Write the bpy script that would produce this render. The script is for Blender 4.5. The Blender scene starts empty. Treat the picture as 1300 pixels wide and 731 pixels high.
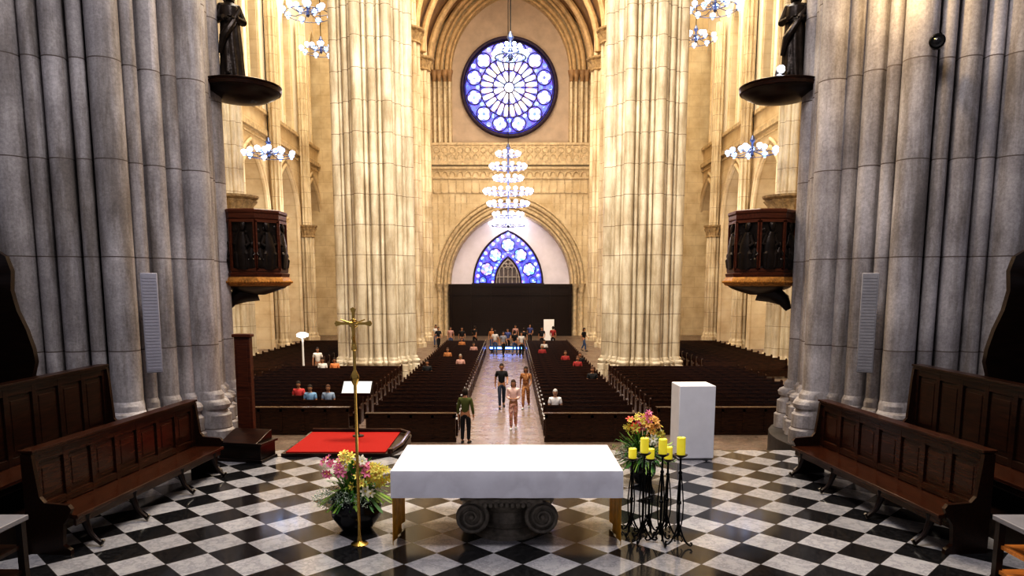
import bpy, bmesh, math, random
from math import sin, cos, pi, radians, sqrt, atan2
from mathutils import Vector, Matrix
random.seed(7)
S = bpy.context.scene
COL = S.collection
try:
    S.view_settings.view_transform = 'Standard'
    S.view_settings.look = 'High Contrast'
except Exception as e:
    print(e)

# ------------------------------------------------------------------ materials
def new_mat(name):
    m = bpy.data.materials.new(name); m.use_nodes = True
    nt = m.node_tree; b = nt.nodes['Principled BSDF']
    return m, nt, b
def N(nt, t, **kw):
    n = nt.nodes.new(t)
    for k, v in kw.items(): setattr(n, k, v)
    return n
def rgba(c): return (c[0], c[1], c[2], 1)
def mixc(nt, fac, a, b, mode='MIX'):
    n = N(nt, 'ShaderNodeMix', data_type='RGBA', blend_type=mode)
    for sock, v in ((n.inputs[0], fac), (n.inputs[6], a), (n.inputs[7], b)):
        if hasattr(v, 'is_linked'): nt.links.new(v, sock)
        else: sock.default_value = v if not isinstance(v, tuple) else rgba(v)
    return n.outputs[2]
def math_n(nt, op, a, b=None):
    n = N(nt, 'ShaderNodeMath', operation=op)
    for i, v in enumerate((a, b)):
        if v is None: continue
        if hasattr(v, 'is_linked'): nt.links.new(v, n.inputs[i])
        else: n.inputs[i].default_value = v
    return n.outputs[0]
def noise(nt, vec, scale, detail=4, rough=.6):
    n = N(nt, 'ShaderNodeTexNoise'); n.inputs['Scale'].default_value = scale
    n.inputs['Detail'].default_value = detail; n.inputs['Roughness'].default_value = rough
    if vec is not None: nt.links.new(vec, n.inputs['Vector'])
    return n.outputs['Fac']
def ramp(nt, fac, stops):
    r = N(nt, 'ShaderNodeValToRGB'); e = r.color_ramp.elements
    while len(e) < len(stops): e.new(.5)
    for i, (p, c) in enumerate(stops):
        e[i].position = p; e[i].color = rgba(c)
    nt.links.new(fac, r.inputs[0]); return r.outputs[0]
def bump(nt, b, h, st=.3, dist=.02):
    n = N(nt, 'ShaderNodeBump'); n.inputs['Strength'].default_value = st; n.inputs['Distance'].default_value = dist
    nt.links.new(h, n.inputs['Height']); nt.links.new(n.outputs[0], b.inputs['Normal'])

def M(name, col, rough=.5, metal=0, var=.25, ns=8, bmp=0, emis=None, es=0, spec=None):
    m, nt, b = new_mat(name)
    tc = N(nt, 'ShaderNodeTexCoord').outputs['Object']
    f = noise(nt, tc, ns)
    d = tuple(max(0, c*(1-var)) for c in col); l = tuple(min(1, c*(1+var)) for c in col)
    nt.links.new(ramp(nt, f, [(.3, d), (.7, l)]), b.inputs['Base Color'])
    b.inputs['Roughness'].default_value = rough; b.inputs['Metallic'].default_value = metal
    if spec is not None: b.inputs['Specular IOR Level'].default_value = spec
    if bmp: bump(nt, b, noise(nt, tc, ns*4), bmp)
    if emis:
        b.inputs['Emission Color'].default_value = rgba(emis); b.inputs['Emission Strength'].default_value = es
        m.cycles.emission_sampling = 'NONE'
    return m

def stone(name, c1, c2, jh=1.7, jw=.02, rough=.6, speck=.25, stain=.5, joff=0., warm=1., block=.78, jd=.16):
    m, nt, b = new_mat(name)
    pos = N(nt, 'ShaderNodeNewGeometry').outputs['Position']
    col = ramp(nt, noise(nt, pos, .8, 6), [(.32, c1), (.68, c2)])
    sp = ramp(nt, noise(nt, pos, 20, 4, .8), [(.35, (1-speck,)*3), (.65, (1, 1, 1))])
    col = mixc(nt, 1., col, sp, 'MULTIPLY')
    mp = N(nt, 'ShaderNodeMapping'); mp.inputs['Scale'].default_value = (1.6, 1.6, .22)
    nt.links.new(pos, mp.inputs[0])
    st = ramp(nt, noise(nt, mp.outputs[0], 1.3, 7, .7), [(.38, (1-stain, 1-stain*(1+.12*warm), 1-stain*(1+.28*warm))), (.56, (1, 1, 1))])
    col = mixc(nt, 1., col, st, 'MULTIPLY')
    sep = N(nt, 'ShaderNodeSeparateXYZ'); nt.links.new(pos, sep.inputs[0])
    zz = math_n(nt, 'DIVIDE', math_n(nt, 'ADD', sep.outputs[2], 20+joff), jh)
    j = math_n(nt, 'LESS_THAN', math_n(nt, 'FRACT', zz), jw/jh)
    col = mixc(nt, j, col, (c1[0]*jd, c1[1]*jd*.85, c1[2]*jd*.75))
    cb = N(nt, 'ShaderNodeCombineXYZ')
    nt.links.new(math_n(nt, 'FLOOR', math_n(nt, 'DIVIDE', sep.outputs[0], .83)), cb.inputs[0])
    nt.links.new(math_n(nt, 'FLOOR', math_n(nt, 'DIVIDE', sep.outputs[1], 1.1)), cb.inputs[1])
    nt.links.new(math_n(nt, 'FLOOR', zz), cb.inputs[2])
    wn = N(nt, 'ShaderNodeTexWhiteNoise', noise_dimensions='3D'); nt.links.new(cb.outputs[0], wn.inputs['Vector'])
    t = ramp(nt, wn.outputs['Value'], [(0, (block, block*.985, block*.96)), (1, (1, 1, 1))])
    col = mixc(nt, 1., col, t, 'MULTIPLY')
    nt.links.new(col, b.inputs['Base Color']); b.inputs['Roughness'].default_value = rough
    bump(nt, b, noise(nt, pos, 30, 3), .2, .01)
    return m

def brick(name, c1, c2, mort, axis, bw=1.3, bh=.65, rough=.7, ms=.012, dark=(.72, .66, .58)):
    m, nt, b = new_mat(name)
    pos = N(nt, 'ShaderNodeNewGeometry').outputs['Position']
    sep = N(nt, 'ShaderNodeSeparateXYZ'); nt.links.new(pos, sep.inputs[0])
    cmb = N(nt, 'ShaderNodeCombineXYZ'); nt.links.new(sep.outputs[axis], cmb.inputs[0]); nt.links.new(sep.outputs[2], cmb.inputs[1])
    bk = N(nt, 'ShaderNodeTexBrick'); nt.links.new(cmb.outputs[0], bk.inputs['Vector'])
    bk.inputs['Color1'].default_value = rgba(c1); bk.inputs['Color2'].default_value = rgba(c2); bk.inputs['Mortar'].default_value = rgba(mort)
    bk.inputs['Scale'].default_value = 1; bk.inputs['Brick Width'].default_value = bw; bk.inputs['Row Height'].default_value = bh
    bk.inputs['Mortar Size'].default_value = ms
    s = ramp(nt, noise(nt, pos, .7, 5), [(.3, dark), (.65, (1, 1, 1))])
    nt.links.new(mixc(nt, 1., bk.outputs['Color'], s, 'MULTIPLY'), b.inputs['Base Color'])
    b.inputs['Roughness'].default_value = rough
    return m

def wood(name, c1, c2, rough=.3, sc=3, stretch=(1, 12, 12)):
    m, nt, b = new_mat(name)
    tc = N(nt, 'ShaderNodeTexCoord').outputs['Object']
    mp = N(nt, 'ShaderNodeMapping'); mp.inputs['Scale'].default_value = stretch; nt.links.new(tc, mp.inputs[0])
    f = noise(nt, mp.outputs[0], sc, 6)
    nt.links.new(ramp(nt, f, [(.35, c1), (.65, c2)]), b.inputs['Base Color'])
    b.inputs['Roughness'].default_value = rough
    bump(nt, b, f, .1, .004)
    return m

def cells(name, cols, scale, emis=0, rough=.2):
    m, nt, b = new_mat(name)
    tc = N(nt, 'ShaderNodeTexCoord').outputs['Object']
    v = N(nt, 'ShaderNodeTexVoronoi'); v.inputs['Scale'].default_value = scale; nt.links.new(tc, v.inputs['Vector'])
    sep = N(nt, 'ShaderNodeSeparateColor'); nt.links.new(v.outputs['Color'], sep.inputs[0])
    st = [((i+.0)/len(cols), c) for i, c in enumerate(cols)]
    r = N(nt, 'ShaderNodeValToRGB'); r.color_ramp.interpolation = 'CONSTANT'; e = r.color_ramp.elements
    while len(e) < len(st): e.new(.5)
    for i, (p, c) in enumerate(st): e[i].position = p; e[i].color = rgba(c)
    nt.links.new(sep.outputs[0], r.inputs[0])
    b.inputs['Roughness'].default_value = rough
    if emis:
        b.inputs['Base Color'].default_value = (.05, .05, .1, 1)
        nt.links.new(r.outputs[0], b.inputs['Emission Color']); b.inputs['Emission Strength'].default_value = emis
        m.cycles.emission_sampling = 'NONE'
    else: nt.links.new(r.outputs[0], b.inputs['Base Color'])
    return m
def glassy(name, cols, strength, scale=1.6): return cells(name, cols, scale, strength)

GRAN_L = stone('granite_grey', (.39, .365, .375), (.70, .665, .67), 1.72, .020, .62, .30, .44, .3, .6, .72, .38)
GRAN_D = stone('granite_dark', (.05, .045, .045), (.10, .09, .09), 1.72, .02, .6, .3, .4)
CREAM = stone('stone_cream', (.68, .59, .45), (.90, .83, .69), 1.55, .026, .6, .10, .34, 0, 1, .86, .3)
CREAM2 = stone('stone_cream_slim', (.68, .57, .41), (.86, .77, .59), 1.3, .022, .6, .10, .32, 0, 1, .9, .4)
CARVED = M('stone_carved', (.58, .47, .32), .7, 0, .3, 3, .4)
CAPM = M('stone_capital', (.38, .28, .16), .7, 0, .4, 5, .5)
GOLDST = M('stone_golden_rib', (.58, .42, .24), .6, 0, .25, 2, .2)
BROWNST = M('stone_brown_capital', (.34, .22, .12), .6, 0, .35, 2, .2)
VAULT = brick('vault_golden', (.34, .23, .13), (.38, .26, .15), (.26, .17, .10), 1, 1.2, .5)
LUN = M('plaster_beige', (.52, .42, .34), .8, 0, .12, 1)
WHITEPL = M('plaster_white', (.92, .87, .79), .8, 0, .05, 1)
LAVPL = M('plaster_lavender', (.84, .80, .90), .8, 0, .06, 1)
WALL_Y = brick('wall_side_blocks', (.78, .68, .51), (.74, .63, .46), (.56, .46, .32), 1, 2.0, 1.0, .7, .010, (.78, .71, .62))
WALL_X = brick('wall_end_blocks', (.75, .64, .46), (.71, .60, .42), (.50, .40, .27), 0, 2.0, 1.0, .7, .010)
DARKGLASS = M('dark_glass', (.02, .022, .03), .2)
WOOD = wood('dark_walnut', (.012, .005, .003), (.040, .014, .007), .28)
WOODR = wood('reddish_walnut', (.024, .008, .004), (.066, .021, .009), .24)
WOODP = wood('russet_walnut', (.06, .017, .008), (.13, .038, .015), .35)
WOODD = wood('black_walnut', (.008, .004, .003), (.024, .011, .007), .3)
WOODO = wood('orange_oak', (.45, .17, .04), (.7, .30, .08), .35)
PEW = wood('pew_wood', (.018, .0075, .0045), (.062, .024, .011), .24)
BRONZE = M('dark_bronze', (.030, .022, .018), .35, .5, .5, 6, .3)
GOLD = M('brass_gold', (.66, .46, .15), .25, 1, .2, 6)
GOLDW = M('gilded_wood', (.46, .23, .06), .4, .3, .4, 14, .3)
IRON = M('black_iron', (.012, .012, .013), .35, .7, .3, 10)
WHITE = M('white_paint', (.82, .82, .86), .4, 0, .04, 3)
PAPER = M('white_paper', (.88, .88, .88), .6, 0, .03, 3)
GREYP = M('grey_paint', (.22, .215, .23), .5, 0, .08, 5)
SPKL = M('speaker_grey', (.38, .375, .42), .5, 0, .06, 5)
SPKR = M('speaker_stone_grey', (.32, .31, .32), .5, 0, .1, 5)
CARPET = M('red_carpet', (.42, .016, .009), .95, 0, .3, 50, .5)
CLOTH = M('white_linen', (.90, .89, .95), .75, 0, .03, 4, .05)
GOLDCL = M('gold_cloth', (.88, .42, .04), .55, .1, .3, 8, .2)
WAX = M('yellow_wax', (.92, .80, .09), .4, 0, .08, 6, 0, (.95, .80, .06), .22)
DSTONE = M('grey_brown_stone', (.24, .21, .17), .5, 0, .4, 9, .3)
POT = M('black_glazed_pot', (.012, .012, .014), .2, 0, .3, 5)
LEAF = M('leaf_green', (.06, .18, .035), .5, 0, .5, 6)
LEAFL = M('leaf_light', (.25, .40, .07), .5, 0, .4, 6)
BREATH = M('babys_breath_white', (.58, .68, .56), .7, 0, .2, 30)
F_PINK = M('petal_pink', (.88, .26, .40), .5, 0, .3, 20)
F_YEL = M('petal_yellow', (.94, .76, .18), .5, 0, .2, 20)
F_WHT = M('petal_white', (.90, .86, .70), .5, 0, .1, 20)
F_RED = M('petal_red', (.82, .12, .08), .5, 0, .3, 20)
F_ORG = M('petal_orange', (.95, .45, .14), .5, 0, .3, 20)
GLOBE = M('lamp_glass_cool', (.6, .75, 1), .3, 0, 0, 5, 0, (.34, .54, 1.0), 3.4)
GLOBEW = M('lamp_glass_white', (.9, .85, 1), .3, 0, 0, 5, 0, (.80, .74, 1.0), 3.4)
SPOTW = M('lamp_lit_white', (1, 1, 1), .3, 0, 0, 5, 0, (.85, .9, 1.0), 8)
BLUEL = M('blue_led', (.1, .2, 1), .3, 0, 0, 5, 0, (.12, .3, 1.0), 6)
CHFRAME = M('chandelier_metal', (.16, .19, .32), .35, .8, .2, 5)
TRACERY = M('tracery_dark', (.05, .035, .07), .6, 0, .4, 3)
TRACEG = M('tracery_grey', (.46, .42, .41), .6, 0, .3, 3)
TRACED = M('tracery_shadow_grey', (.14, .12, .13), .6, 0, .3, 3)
G_BLUE = glassy('glass_blue', [(.08, .18, .95), (.2, .38, 1), (.06, .10, .8), (.45, .68, 1), (.18, .2, .95)], 1.8, 2.2)
G_DEEP = glassy('glass_deep_blue', [(.05, .07, .65), (.10, .06, .6), (.10, .12, .9), (.03, .03, .4)], 1.5, 3.5)
G_PALE = glassy('glass_pale', [(.55, .74, 1), (.90, .94, 1), (.70, .82, 1), (1, .92, .97), (.80, .86, 1)], 1.5, 1.6)
G_MULTI = glassy('glass_multi', [(.95, .85, .55), (.85, .5, .75), (.75, .85, 1), (.45, .55, 1), (1, .95, .92), (.95, .6, .75)], 1.35, 1.9)
G_PINK = glassy('glass_pink', [(.9, .32, .5), (.45, .55, 1), (.98, .55, .6), (.6, .8, 1), (.2, .3, .95), (.2, .8, .95), (.95, .75, .45)], 1.5, 3.2)
FLORAL = cells('floral_fabric', [(.62, .30, .24), (.75, .50, .42), (.30, .12, .12), (.70, .38, .30), (.45, .28, .14)], 22, 0, .8)
TANPAT = cells('tan_patterned_fabric', [(.40, .19, .08), (.30, .13, .05), (.48, .26, .12), (.22, .09, .04)], 18, 0, .8)
MARB, nt, b = new_mat('white_marble')
tc = N(nt, 'ShaderNodeTexCoord').outputs['Object']
nt.links.new(ramp(nt, noise(nt, tc, 1.1, 6, .55), [(.40, (.80, .80, .86)), (.50, (.72, .715, .77)), (.56, (.80, .80, .86))]), b.inputs['Base Color'])
b.inputs['Roughness'].default_value = .45

def checker_mat(name, cw, cb, size, rot, rough, off=(0, 0), tile=.3, vn=.62):
    m, nt, b = new_mat(name)
    pos = N(nt, 'ShaderNodeNewGeometry').outputs['Position']
    mp = N(nt, 'ShaderNodeMapping'); mp.inputs['Rotation'].default_value = (0, 0, radians(rot)); mp.inputs['Location'].default_value = (off[0], off[1], .31)
    nt.links.new(pos, mp.inputs[0])
    sc = N(nt, 'ShaderNodeSeparateXYZ'); nt.links.new(mp.outputs[0], sc.inputs[0])
    fx = math_n(nt, 'DIVIDE', math_n(nt, 'ADD', sc.outputs[0], 100*size), size)
    fy = math_n(nt, 'DIVIDE', math_n(nt, 'ADD', sc.outputs[1], 100*size), size)
    flx = math_n(nt, 'FLOOR', fx); fly = math_n(nt, 'FLOOR', fy)
    par = math_n(nt, 'MODULO', math_n(nt, 'ADD', flx, fly), 2.0)
    cb3 = N(nt, 'ShaderNodeCombineXYZ'); nt.links.new(flx, cb3.inputs[0]); nt.links.new(fly, cb3.inputs[1])
    wn = N(nt, 'ShaderNodeTexWhiteNoise', noise_dimensions='3D'); nt.links.new(cb3.outputs[0], wn.inputs['Vector'])
    sp = ramp(nt, noise(nt, pos, 30, 4, .8), [(.3, tuple(c*.78 for c in cw)), (.7, cw)])
    vein = ramp(nt, noise(nt, pos, 3.5, 8, .7), [(.44, (1, 1, 1)), (.5, (vn, vn, vn*1.04)), (.54, (1, 1, 1))])
    sp = mixc(nt, 1., sp, vein, 'MULTIPLY')
    sp = mixc(nt, 1., sp, ramp(nt, wn.outputs['Value'], [(0, (1-tile,)*3), (1, (1, 1, 1))]), 'MULTIPLY')
    sb = ramp(nt, noise(nt, pos, 18, 4, .8), [(.42, cb), (.75, tuple(c*3+.010 for c in cb))])
    col = mixc(nt, par, sb, sp)
    j = math_n(nt, 'MAXIMUM', math_n(nt, 'LESS_THAN', math_n(nt, 'FRACT', fx), .016), math_n(nt, 'LESS_THAN', math_n(nt, 'FRACT', fy), .016))
    col = mixc(nt, j, col, (.07, .065, .06))
    nt.links.new(col, b.inputs['Base Color'])
    r = ramp(nt, noise(nt, pos, 1.5, 4), [(.3, (rough*.7,)*3), (.7, (rough*1.5,)*3)])
    nt.links.new(r, b.inputs['Roughness'])
    return m
FLOORM = checker_mat('floor_checker', (.49, .485, .50), (.011, .011, .012), .50, 45, .11, (.1, .2), .26, .72)
NAVEF = checker_mat('floor_nave', (.30, .23, .18), (.13, .095, .075), .5, 45, .35)
AISLE = checker_mat('floor_aisle', (.42, .35, .31), (.17, .125, .10), .42, 45, .26)

# ------------------------------------------------------------------ mesh builder
class MB:
    def __init__(s): s.v = []; s.f = []; s.m = []
    def add(s, vs, fs, mi=0):
        o = len(s.v); s.v += [tuple(v) for v in vs]
        for f in fs: s.f.append([i+o for i in f]); s.m.append(mi)
    def box(s, x0, x1, y0, y1, z0, z1, mi=0, mat=None):
        vs = [Vector(p) for p in ((x0,y0,z0),(x1,y0,z0),(x1,y1,z0),(x0,y1,z0),(x0,y0,z1),(x1,y0,z1),(x1,y1,z1),(x0,y1,z1))]
        if mat is not None: vs = [mat @ v for v in vs]
        s.add(vs, [(3,2,1,0),(4,5,6,7),(0,1,5,4),(1,2,6,5),(2,3,7,6),(3,0,4,7)], mi)
    def lathe(s, prof, cx=0, cy=0, cz=0, n=24, mi=0, mat=None, sx=1, sy=1, fn=None):
        vs = []
        for (r, z) in prof:
            for i in range(n):
                a = 2*pi*i/n
                rr = r if fn is None else fn(r, z, a)
                v = Vector((rr*cos(a)*sx, rr*sin(a)*sy, z))
                if mat is not None: v = mat @ v
                vs.append(v + Vector((cx, cy, cz)))
        fs = []
        for k in range(len(prof)-1):
            for i in range(n):
                j = (i+1) % n
                fs.append((k*n+i, k*n+j, (k+1)*n+j, (k+1)*n+i))
        fs.append(tuple(reversed(range(n)))); fs.append(tuple((len(prof)-1)*n+i for i in range(n)))
        s.add(vs, fs, mi)
    def sphere(s, c, r, mi=0, n=10, m=7, sc=(1, 1, 1)):
        prof = [(max(1e-4, r*sin(pi*k/m)), -r*cos(pi*k/m)) for k in range(m+1)]
        vs = [];
        for (rr, z) in prof:
            for i in range(n):
                a = 2*pi*i/n; vs.append((c[0]+rr*cos(a)*sc[0], c[1]+rr*sin(a)*sc[1], c[2]+z*sc[2]))
        fs = []
        for k in range(m):
            for i in range(n):
                j = (i+1) % n; fs.append((k*n+i, k*n+j, (k+1)*n+j, (k+1)*n+i))
        s.add(vs, fs, mi)
    def tube(s, pts, r, n=8, mi=0, closed=False):
        pts = [Vector(p) for p in pts]; L = len(pts)
        rs = r if isinstance(r, (list, tuple)) else [r]*L
        vs = []; up = None
        for i, p in enumerate(pts):
            if closed: d = pts[(i+1) % L]-pts[i-1]
            else: d = pts[min(i+1, L-1)]-pts[max(i-1, 0)]
            if d.length < 1e-9: d = Vector((0, 0, 1))
            d.normalize()
            if up is None:
                up = Vector((0, 0, 1)) if abs(d.z) < .9 else Vector((1, 0, 0))
            u = up - d*up.dot(d)
            if u.length < 1e-5: u = d.orthogonal()
            u.normalize(); w = d.cross(u); up = u
            for k in range(n):
                a = 2*pi*k/n; vs.append(p+(u*cos(a)+w*sin(a))*rs[i])
        fs = []
        for i in range(L if closed else L-1):
            i2 = (i+1) % L
            for k in range(n):
                j = (k+1) % n; fs.append((i*n+k, i*n+j, i2*n+j, i2*n+k))
        if not closed:
            fs.append(tuple(reversed(range(n)))); fs.append(tuple((L-1)*n+k for k in range(n)))
        s.add(vs, fs, mi)
    def prism(s, poly, fn, d0, d1, mi=0):
        n = len(poly)
        vs = [fn(p[0], p[1], d0) for p in poly]+[fn(p[0], p[1], d1) for p in poly]
        fs = [tuple(range(n)), tuple(reversed(range(n, 2*n)))]
        for i in range(n):
            j = (i+1) % n; fs.append((i, n+i, n+j, j))
        s.add(vs, fs, mi)
    def mesh(s, name, mats, smooth=True, ang=35):
        me = bpy.data.meshes.new(name); me.from_pydata(s.v, [], s.f)
        for m in mats: me.materials.append(m)
        me.polygons.foreach_set('material_index', s.m)
        bm = bmesh.new(); bm.from_mesh(me); bmesh.ops.recalc_face_normals(bm, faces=bm.faces); bm.to_mesh(me); bm.free()
        if smooth:
            me.shade_smooth(); me.set_sharp_from_angle(angle=radians(ang))
        me.update(); return me

def ob(name, me, parent=None, loc=(0, 0, 0), rot=(0, 0, 0), bevel=0):
    o = bpy.data.objects.new(name, me); COL.objects.link(o)
    o.location = loc; o.rotation_euler = rot
    if parent: o.parent = parent
    if bevel:
        b = o.modifiers.new('bevel', 'BEVEL'); b.width = bevel; b.segments = 2; b.limit_method = 'ANGLE'
    return o
def thing(o, label, cat, group=None):
    o['label'] = label; o['category'] = cat
    if group: o['group'] = group
    return o
def empty(name, label, cat, loc=(0, 0, 0), rot=(0, 0, 0), group=None):
    o = ob(name, None, None, loc, rot); o.empty_display_size = .2
    return thing(o, label, cat, group)
def struct(name, mb, mats, **k):
    o = ob(name, mb.mesh(name, mats, **k)); o['kind'] = 'structure'; return o

def arch_pts(a, h, n=14):
    R = (a*a+h*h)/(2*a); c = R-a
    th = atan2(h, c)
    L = [(c - R*cos(th*i/n), R*sin(th*i/n)) for i in range(n+1)]
    return L + [(-x, z) for x, z in reversed(L[:-1])]
def arch_wall(mb, fn, s0, s1, z0, z1, c, a, h, zs, d, mi=0):
    P = [(c+x, zs+z) for x, z in arch_pts(a, h)]
    def q(p): mb.add([fn(x, z, d) for x, z in p], [tuple(range(len(p)))], mi)
    if s0 < c-a: q([(s0, z0), (c-a, z0), (c-a, zs), (c-a, z1), (s0, z1)])
    if s1 > c+a: q([(c+a, z0), (s1, z0), (s1, z1), (c+a, z1), (c+a, zs)])
    for i in range(len(P)-1):
        q([P[i], P[i+1], (P[i+1][0], z1), (P[i][0], z1)])
def arch_reveal(mb, fn, z0, c, a, h, zs, d0, d1, mi=0, sill=False):
    P = [(c-a, z0)]+[(c+x, zs+z) for x, z in arch_pts(a, h)]+[(c+a, z0)]
    for i in range(len(P)-1):
        mb.add([fn(P[i][0], P[i][1], d0), fn(P[i+1][0], P[i+1][1], d0), fn(P[i+1][0], P[i+1][1], d1), fn(P[i][0], P[i][1], d1)], [(0, 1, 2, 3)], mi)
    if sill:
        mb.add([fn(c-a, z0, d0), fn(c+a, z0, d0), fn(c+a, z0, d1), fn(c-a, z0, d1)], [(0, 1, 2, 3)], mi)
def arch_fill(mb, fn, z0, c, a, h, zs, d, mi=0):
    P = [(c-a, z0)]+[(c+x, zs+z) for x, z in arch_pts(a, h)]+[(c+a, z0)]
    mb.add([fn(x, z, d) for x, z in P], [tuple(range(len(P)))], mi)
def arch_tube(mb, fn, c, a, h, zs, d, r, z0=None, mi=0, n=8):
    P = [(c+x, zs+z) for x, z in arch_pts(a, h)]
    if z0 is not None: P = [(c-a, z0)]+P+[(c+a, z0)]
    mb.tube([fn(x, z, d) for x, z in P], r, n, mi)

NF = -1.7   # nave floor level
# ------------------------------------------------------------------ floors
mb = MB(); mb.box(-14, 14, -4, 13.9, -.4, 0)
struct('floor', mb, [FLOORM])
mb = MB(); mb.box(-19.5, 19.5, 13, 72.5, NF-.3, NF)
o = struct('floor_nave', mb, [NAVEF])
mb = MB(); mb.box(-1.55, .95, 19, 60, NF, NF+.012)
struct('floor_aisle', mb, [AISLE])
mb = MB()
for i in range(9):
    mb.box(-3.9, 3.9, 13.9+i*.35, 14.25+i*.35, NF, -.17*(i+1))
mb.box(-14, 14, 13.6, 13.9, NF, -.4)
struct('trim_1', mb, [GRAN_D])
mb = MB()
for x_ in (-8.4, 8.45): mb.lathe([(2.72, NF), (2.72, -.004)], x_, 15, 0, 32)
struct('trim_8', mb, [GRAN_D])

# ------------------------------------------------------------------ big piers
def pier_profile(core, shafts, groove=.12, n=1080):
    out = []
    for i in range(n):
        t = 2*pi*i/n
        k = round(t/(pi/4)); ca = cos(t-k*pi/4)
        r = core/ca
        for (ang, d, rho) in shafts:
            a = abs((t-ang+pi) % (2*pi)-pi); ed = math.asin(rho/d)
            if ed-.012 < a < ed+.022: r = min(r, core/ca-groove)
        for (ang, d, rho) in shafts:
            a = (t-ang+pi) % (2*pi)-pi
            if abs(a) < .6 and d*abs(sin(a)) < rho:
                r = max(r, d*cos(a)+sqrt(rho*rho-(d*sin(a))**2))
        out.append(r)
    return out
def pier_shafts(k_=1., kind='n'):
    sh = []
    for k in range(8):
        b = k*pi/4
        if kind == 'n':
            sh.append((b+pi/8, 2.14*k_, .27*k_))
            sh.append((b+pi/8+radians(11.6), 2.02*k_, .13*k_))
            sh.append((b+pi/8-radians(11.6), 2.02*k_, .13*k_))
            sh.append((b, 1.96*k_, .19*k_))
        else:
            sh.append((b+pi/8, 2.14*k_, .28*k_))
            for q in (-1, 1):
                sh.append((b+pi/8+q*radians(11.2), 2.02*k_, .10*k_))
            sh.append((b, 1.93*k_, .20*k_))
    return sh
def ring_mesh(prof, levels, mats, cap=True):
    mb = MB(); n = len(prof); vs = []
    for (z, off) in levels:
        for i, r in enumerate(prof):
            t = 2*pi*i/n; rr = r+off
            vs.append((rr*cos(t), rr*sin(t), z))
    fs = []
    for k in range(len(levels)-1):
        for i in range(n):
            j = (i+1) % n; fs.append((k*n+i, k*n+j, (k+1)*n+j, (k+1)*n+i))
    if cap: fs.append(tuple((len(levels)-1)*n+i for i in range(n)))
    mb.add(vs, fs); return mb.mesh('ring', mats, ang=28)
base_lv = [(0, .26), (.3, .26), (.34, .21), (.62, .21), (.66, .15), (.72, .12), (.76, .18), (.84, .20), (.9, .16), (.94, .07), (1.04, .06), (1.12, .0)]
for nm, mat, sc_ in (('n', GRAN_L, 1.), ('c', CREAM, .94)):
    P8 = pier_profile(1.86*sc_, pier_shafts(sc_, nm))
    sm = ring_mesh(P8, [(1.12, 0), (31, 0)], [mat]); bm_ = ring_mesh(P8, base_lv, [mat])
    locs = [(-8.4, 15, 0), (8.45, 15, 0)] if nm == 'n' else [(-7.42, 39.5, NF), (7.25, 39.5, NF)]
    for l in locs:
        lab = 'massive grey granite clustered pillar rising beside the choir benches' if nm == 'n' else 'massive cream stone clustered pillar rising among the pews'
        e = empty('pillar', lab, 'pillar', l, (0, 0, radians(11 if l[0] < 0 else -11)), 'clustered stone pillars')
        ob('shaft', sm, e); ob('base', bm_, e)

# slim columns
def slim_profile(R, k=8, n=240, rho=.28):
    out = []
    for i in range(n):
        t = 2*pi*i/n; r = R*.80
        for j in range(k):
            a = (t-2*pi*j/k+pi) % (2*pi)-pi; d = R*.82; q = rho*R
            if abs(a) < 1 and d*abs(sin(a)) < q: r = max(r, d*cos(a)+sqrt(q*q-(d*sin(a))**2))
        out.append(r)
    return out
def slim_col(R, H, capz=None, mat=CREAM2):
    pf = slim_profile(R, 8, 300, .22)
    parts = [('base', ring_mesh(pf, [(0, .2), (.35, .2), (.4, .1), (.6, .1), (.7, .02), (.8, 0)], [mat]))]
    cz = capz or H
    parts.append(('shaft', ring_mesh(pf, [(.8, 0), (cz-1.0, 0)], [mat])))
    mb = MB(); n = 64
    prof = [(R*1.0, cz-1.05), (R*1.16, cz-1.0), (R*1.04, cz-.88), (R*1.10, cz-.6), (R*1.36, cz-.3), (R*1.22, cz-.24), (R*1.46, cz-.12), (R*1.5, cz)]
    mb.lathe(prof, n=n, fn=lambda r, z, a: r*(1+.07*sin(a*14)*(1 if cz-.9 < z < cz-.15 else 0)))
    parts.append(('capital', mb.mesh('capital', [CAPM])))
    if capz:
        pf2 = [r*.72 for r in pf]
        parts.append(('upper_shaft', ring_mesh(pf2, [(capz, 0), (H, 0)], [mat])))
    return parts
def place_cols(parts, locs, label, group):
    for l in locs:
        e = empty('column', label, 'column', l, (0, 0, 0), group)
        for nm, me in parts: ob(nm, me, e)
place_cols(slim_col(1.0, 31.5, 10.1), [(-16.3, 42.5, NF), (16.3, 42.5, NF)], 'tall cream fluted column with leafy capital beside the side arcade', 'tall side columns')
place_cols(slim_col(.85, 31.5, 24.0), [(sx*7.75, y, NF) for sx in (-1, 1) for y in (49, 56.5, 63.5)], 'cream fluted nave column behind the massive pillar', 'nave columns')
place_cols(slim_col(.58, 27, 10.1), [(sx*17.9, 48.0+7.8*k, NF) for sx in (-1, 1) for k in range(4)], 'cream half column with leafy capital against side wall', 'side arcade columns')

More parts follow.
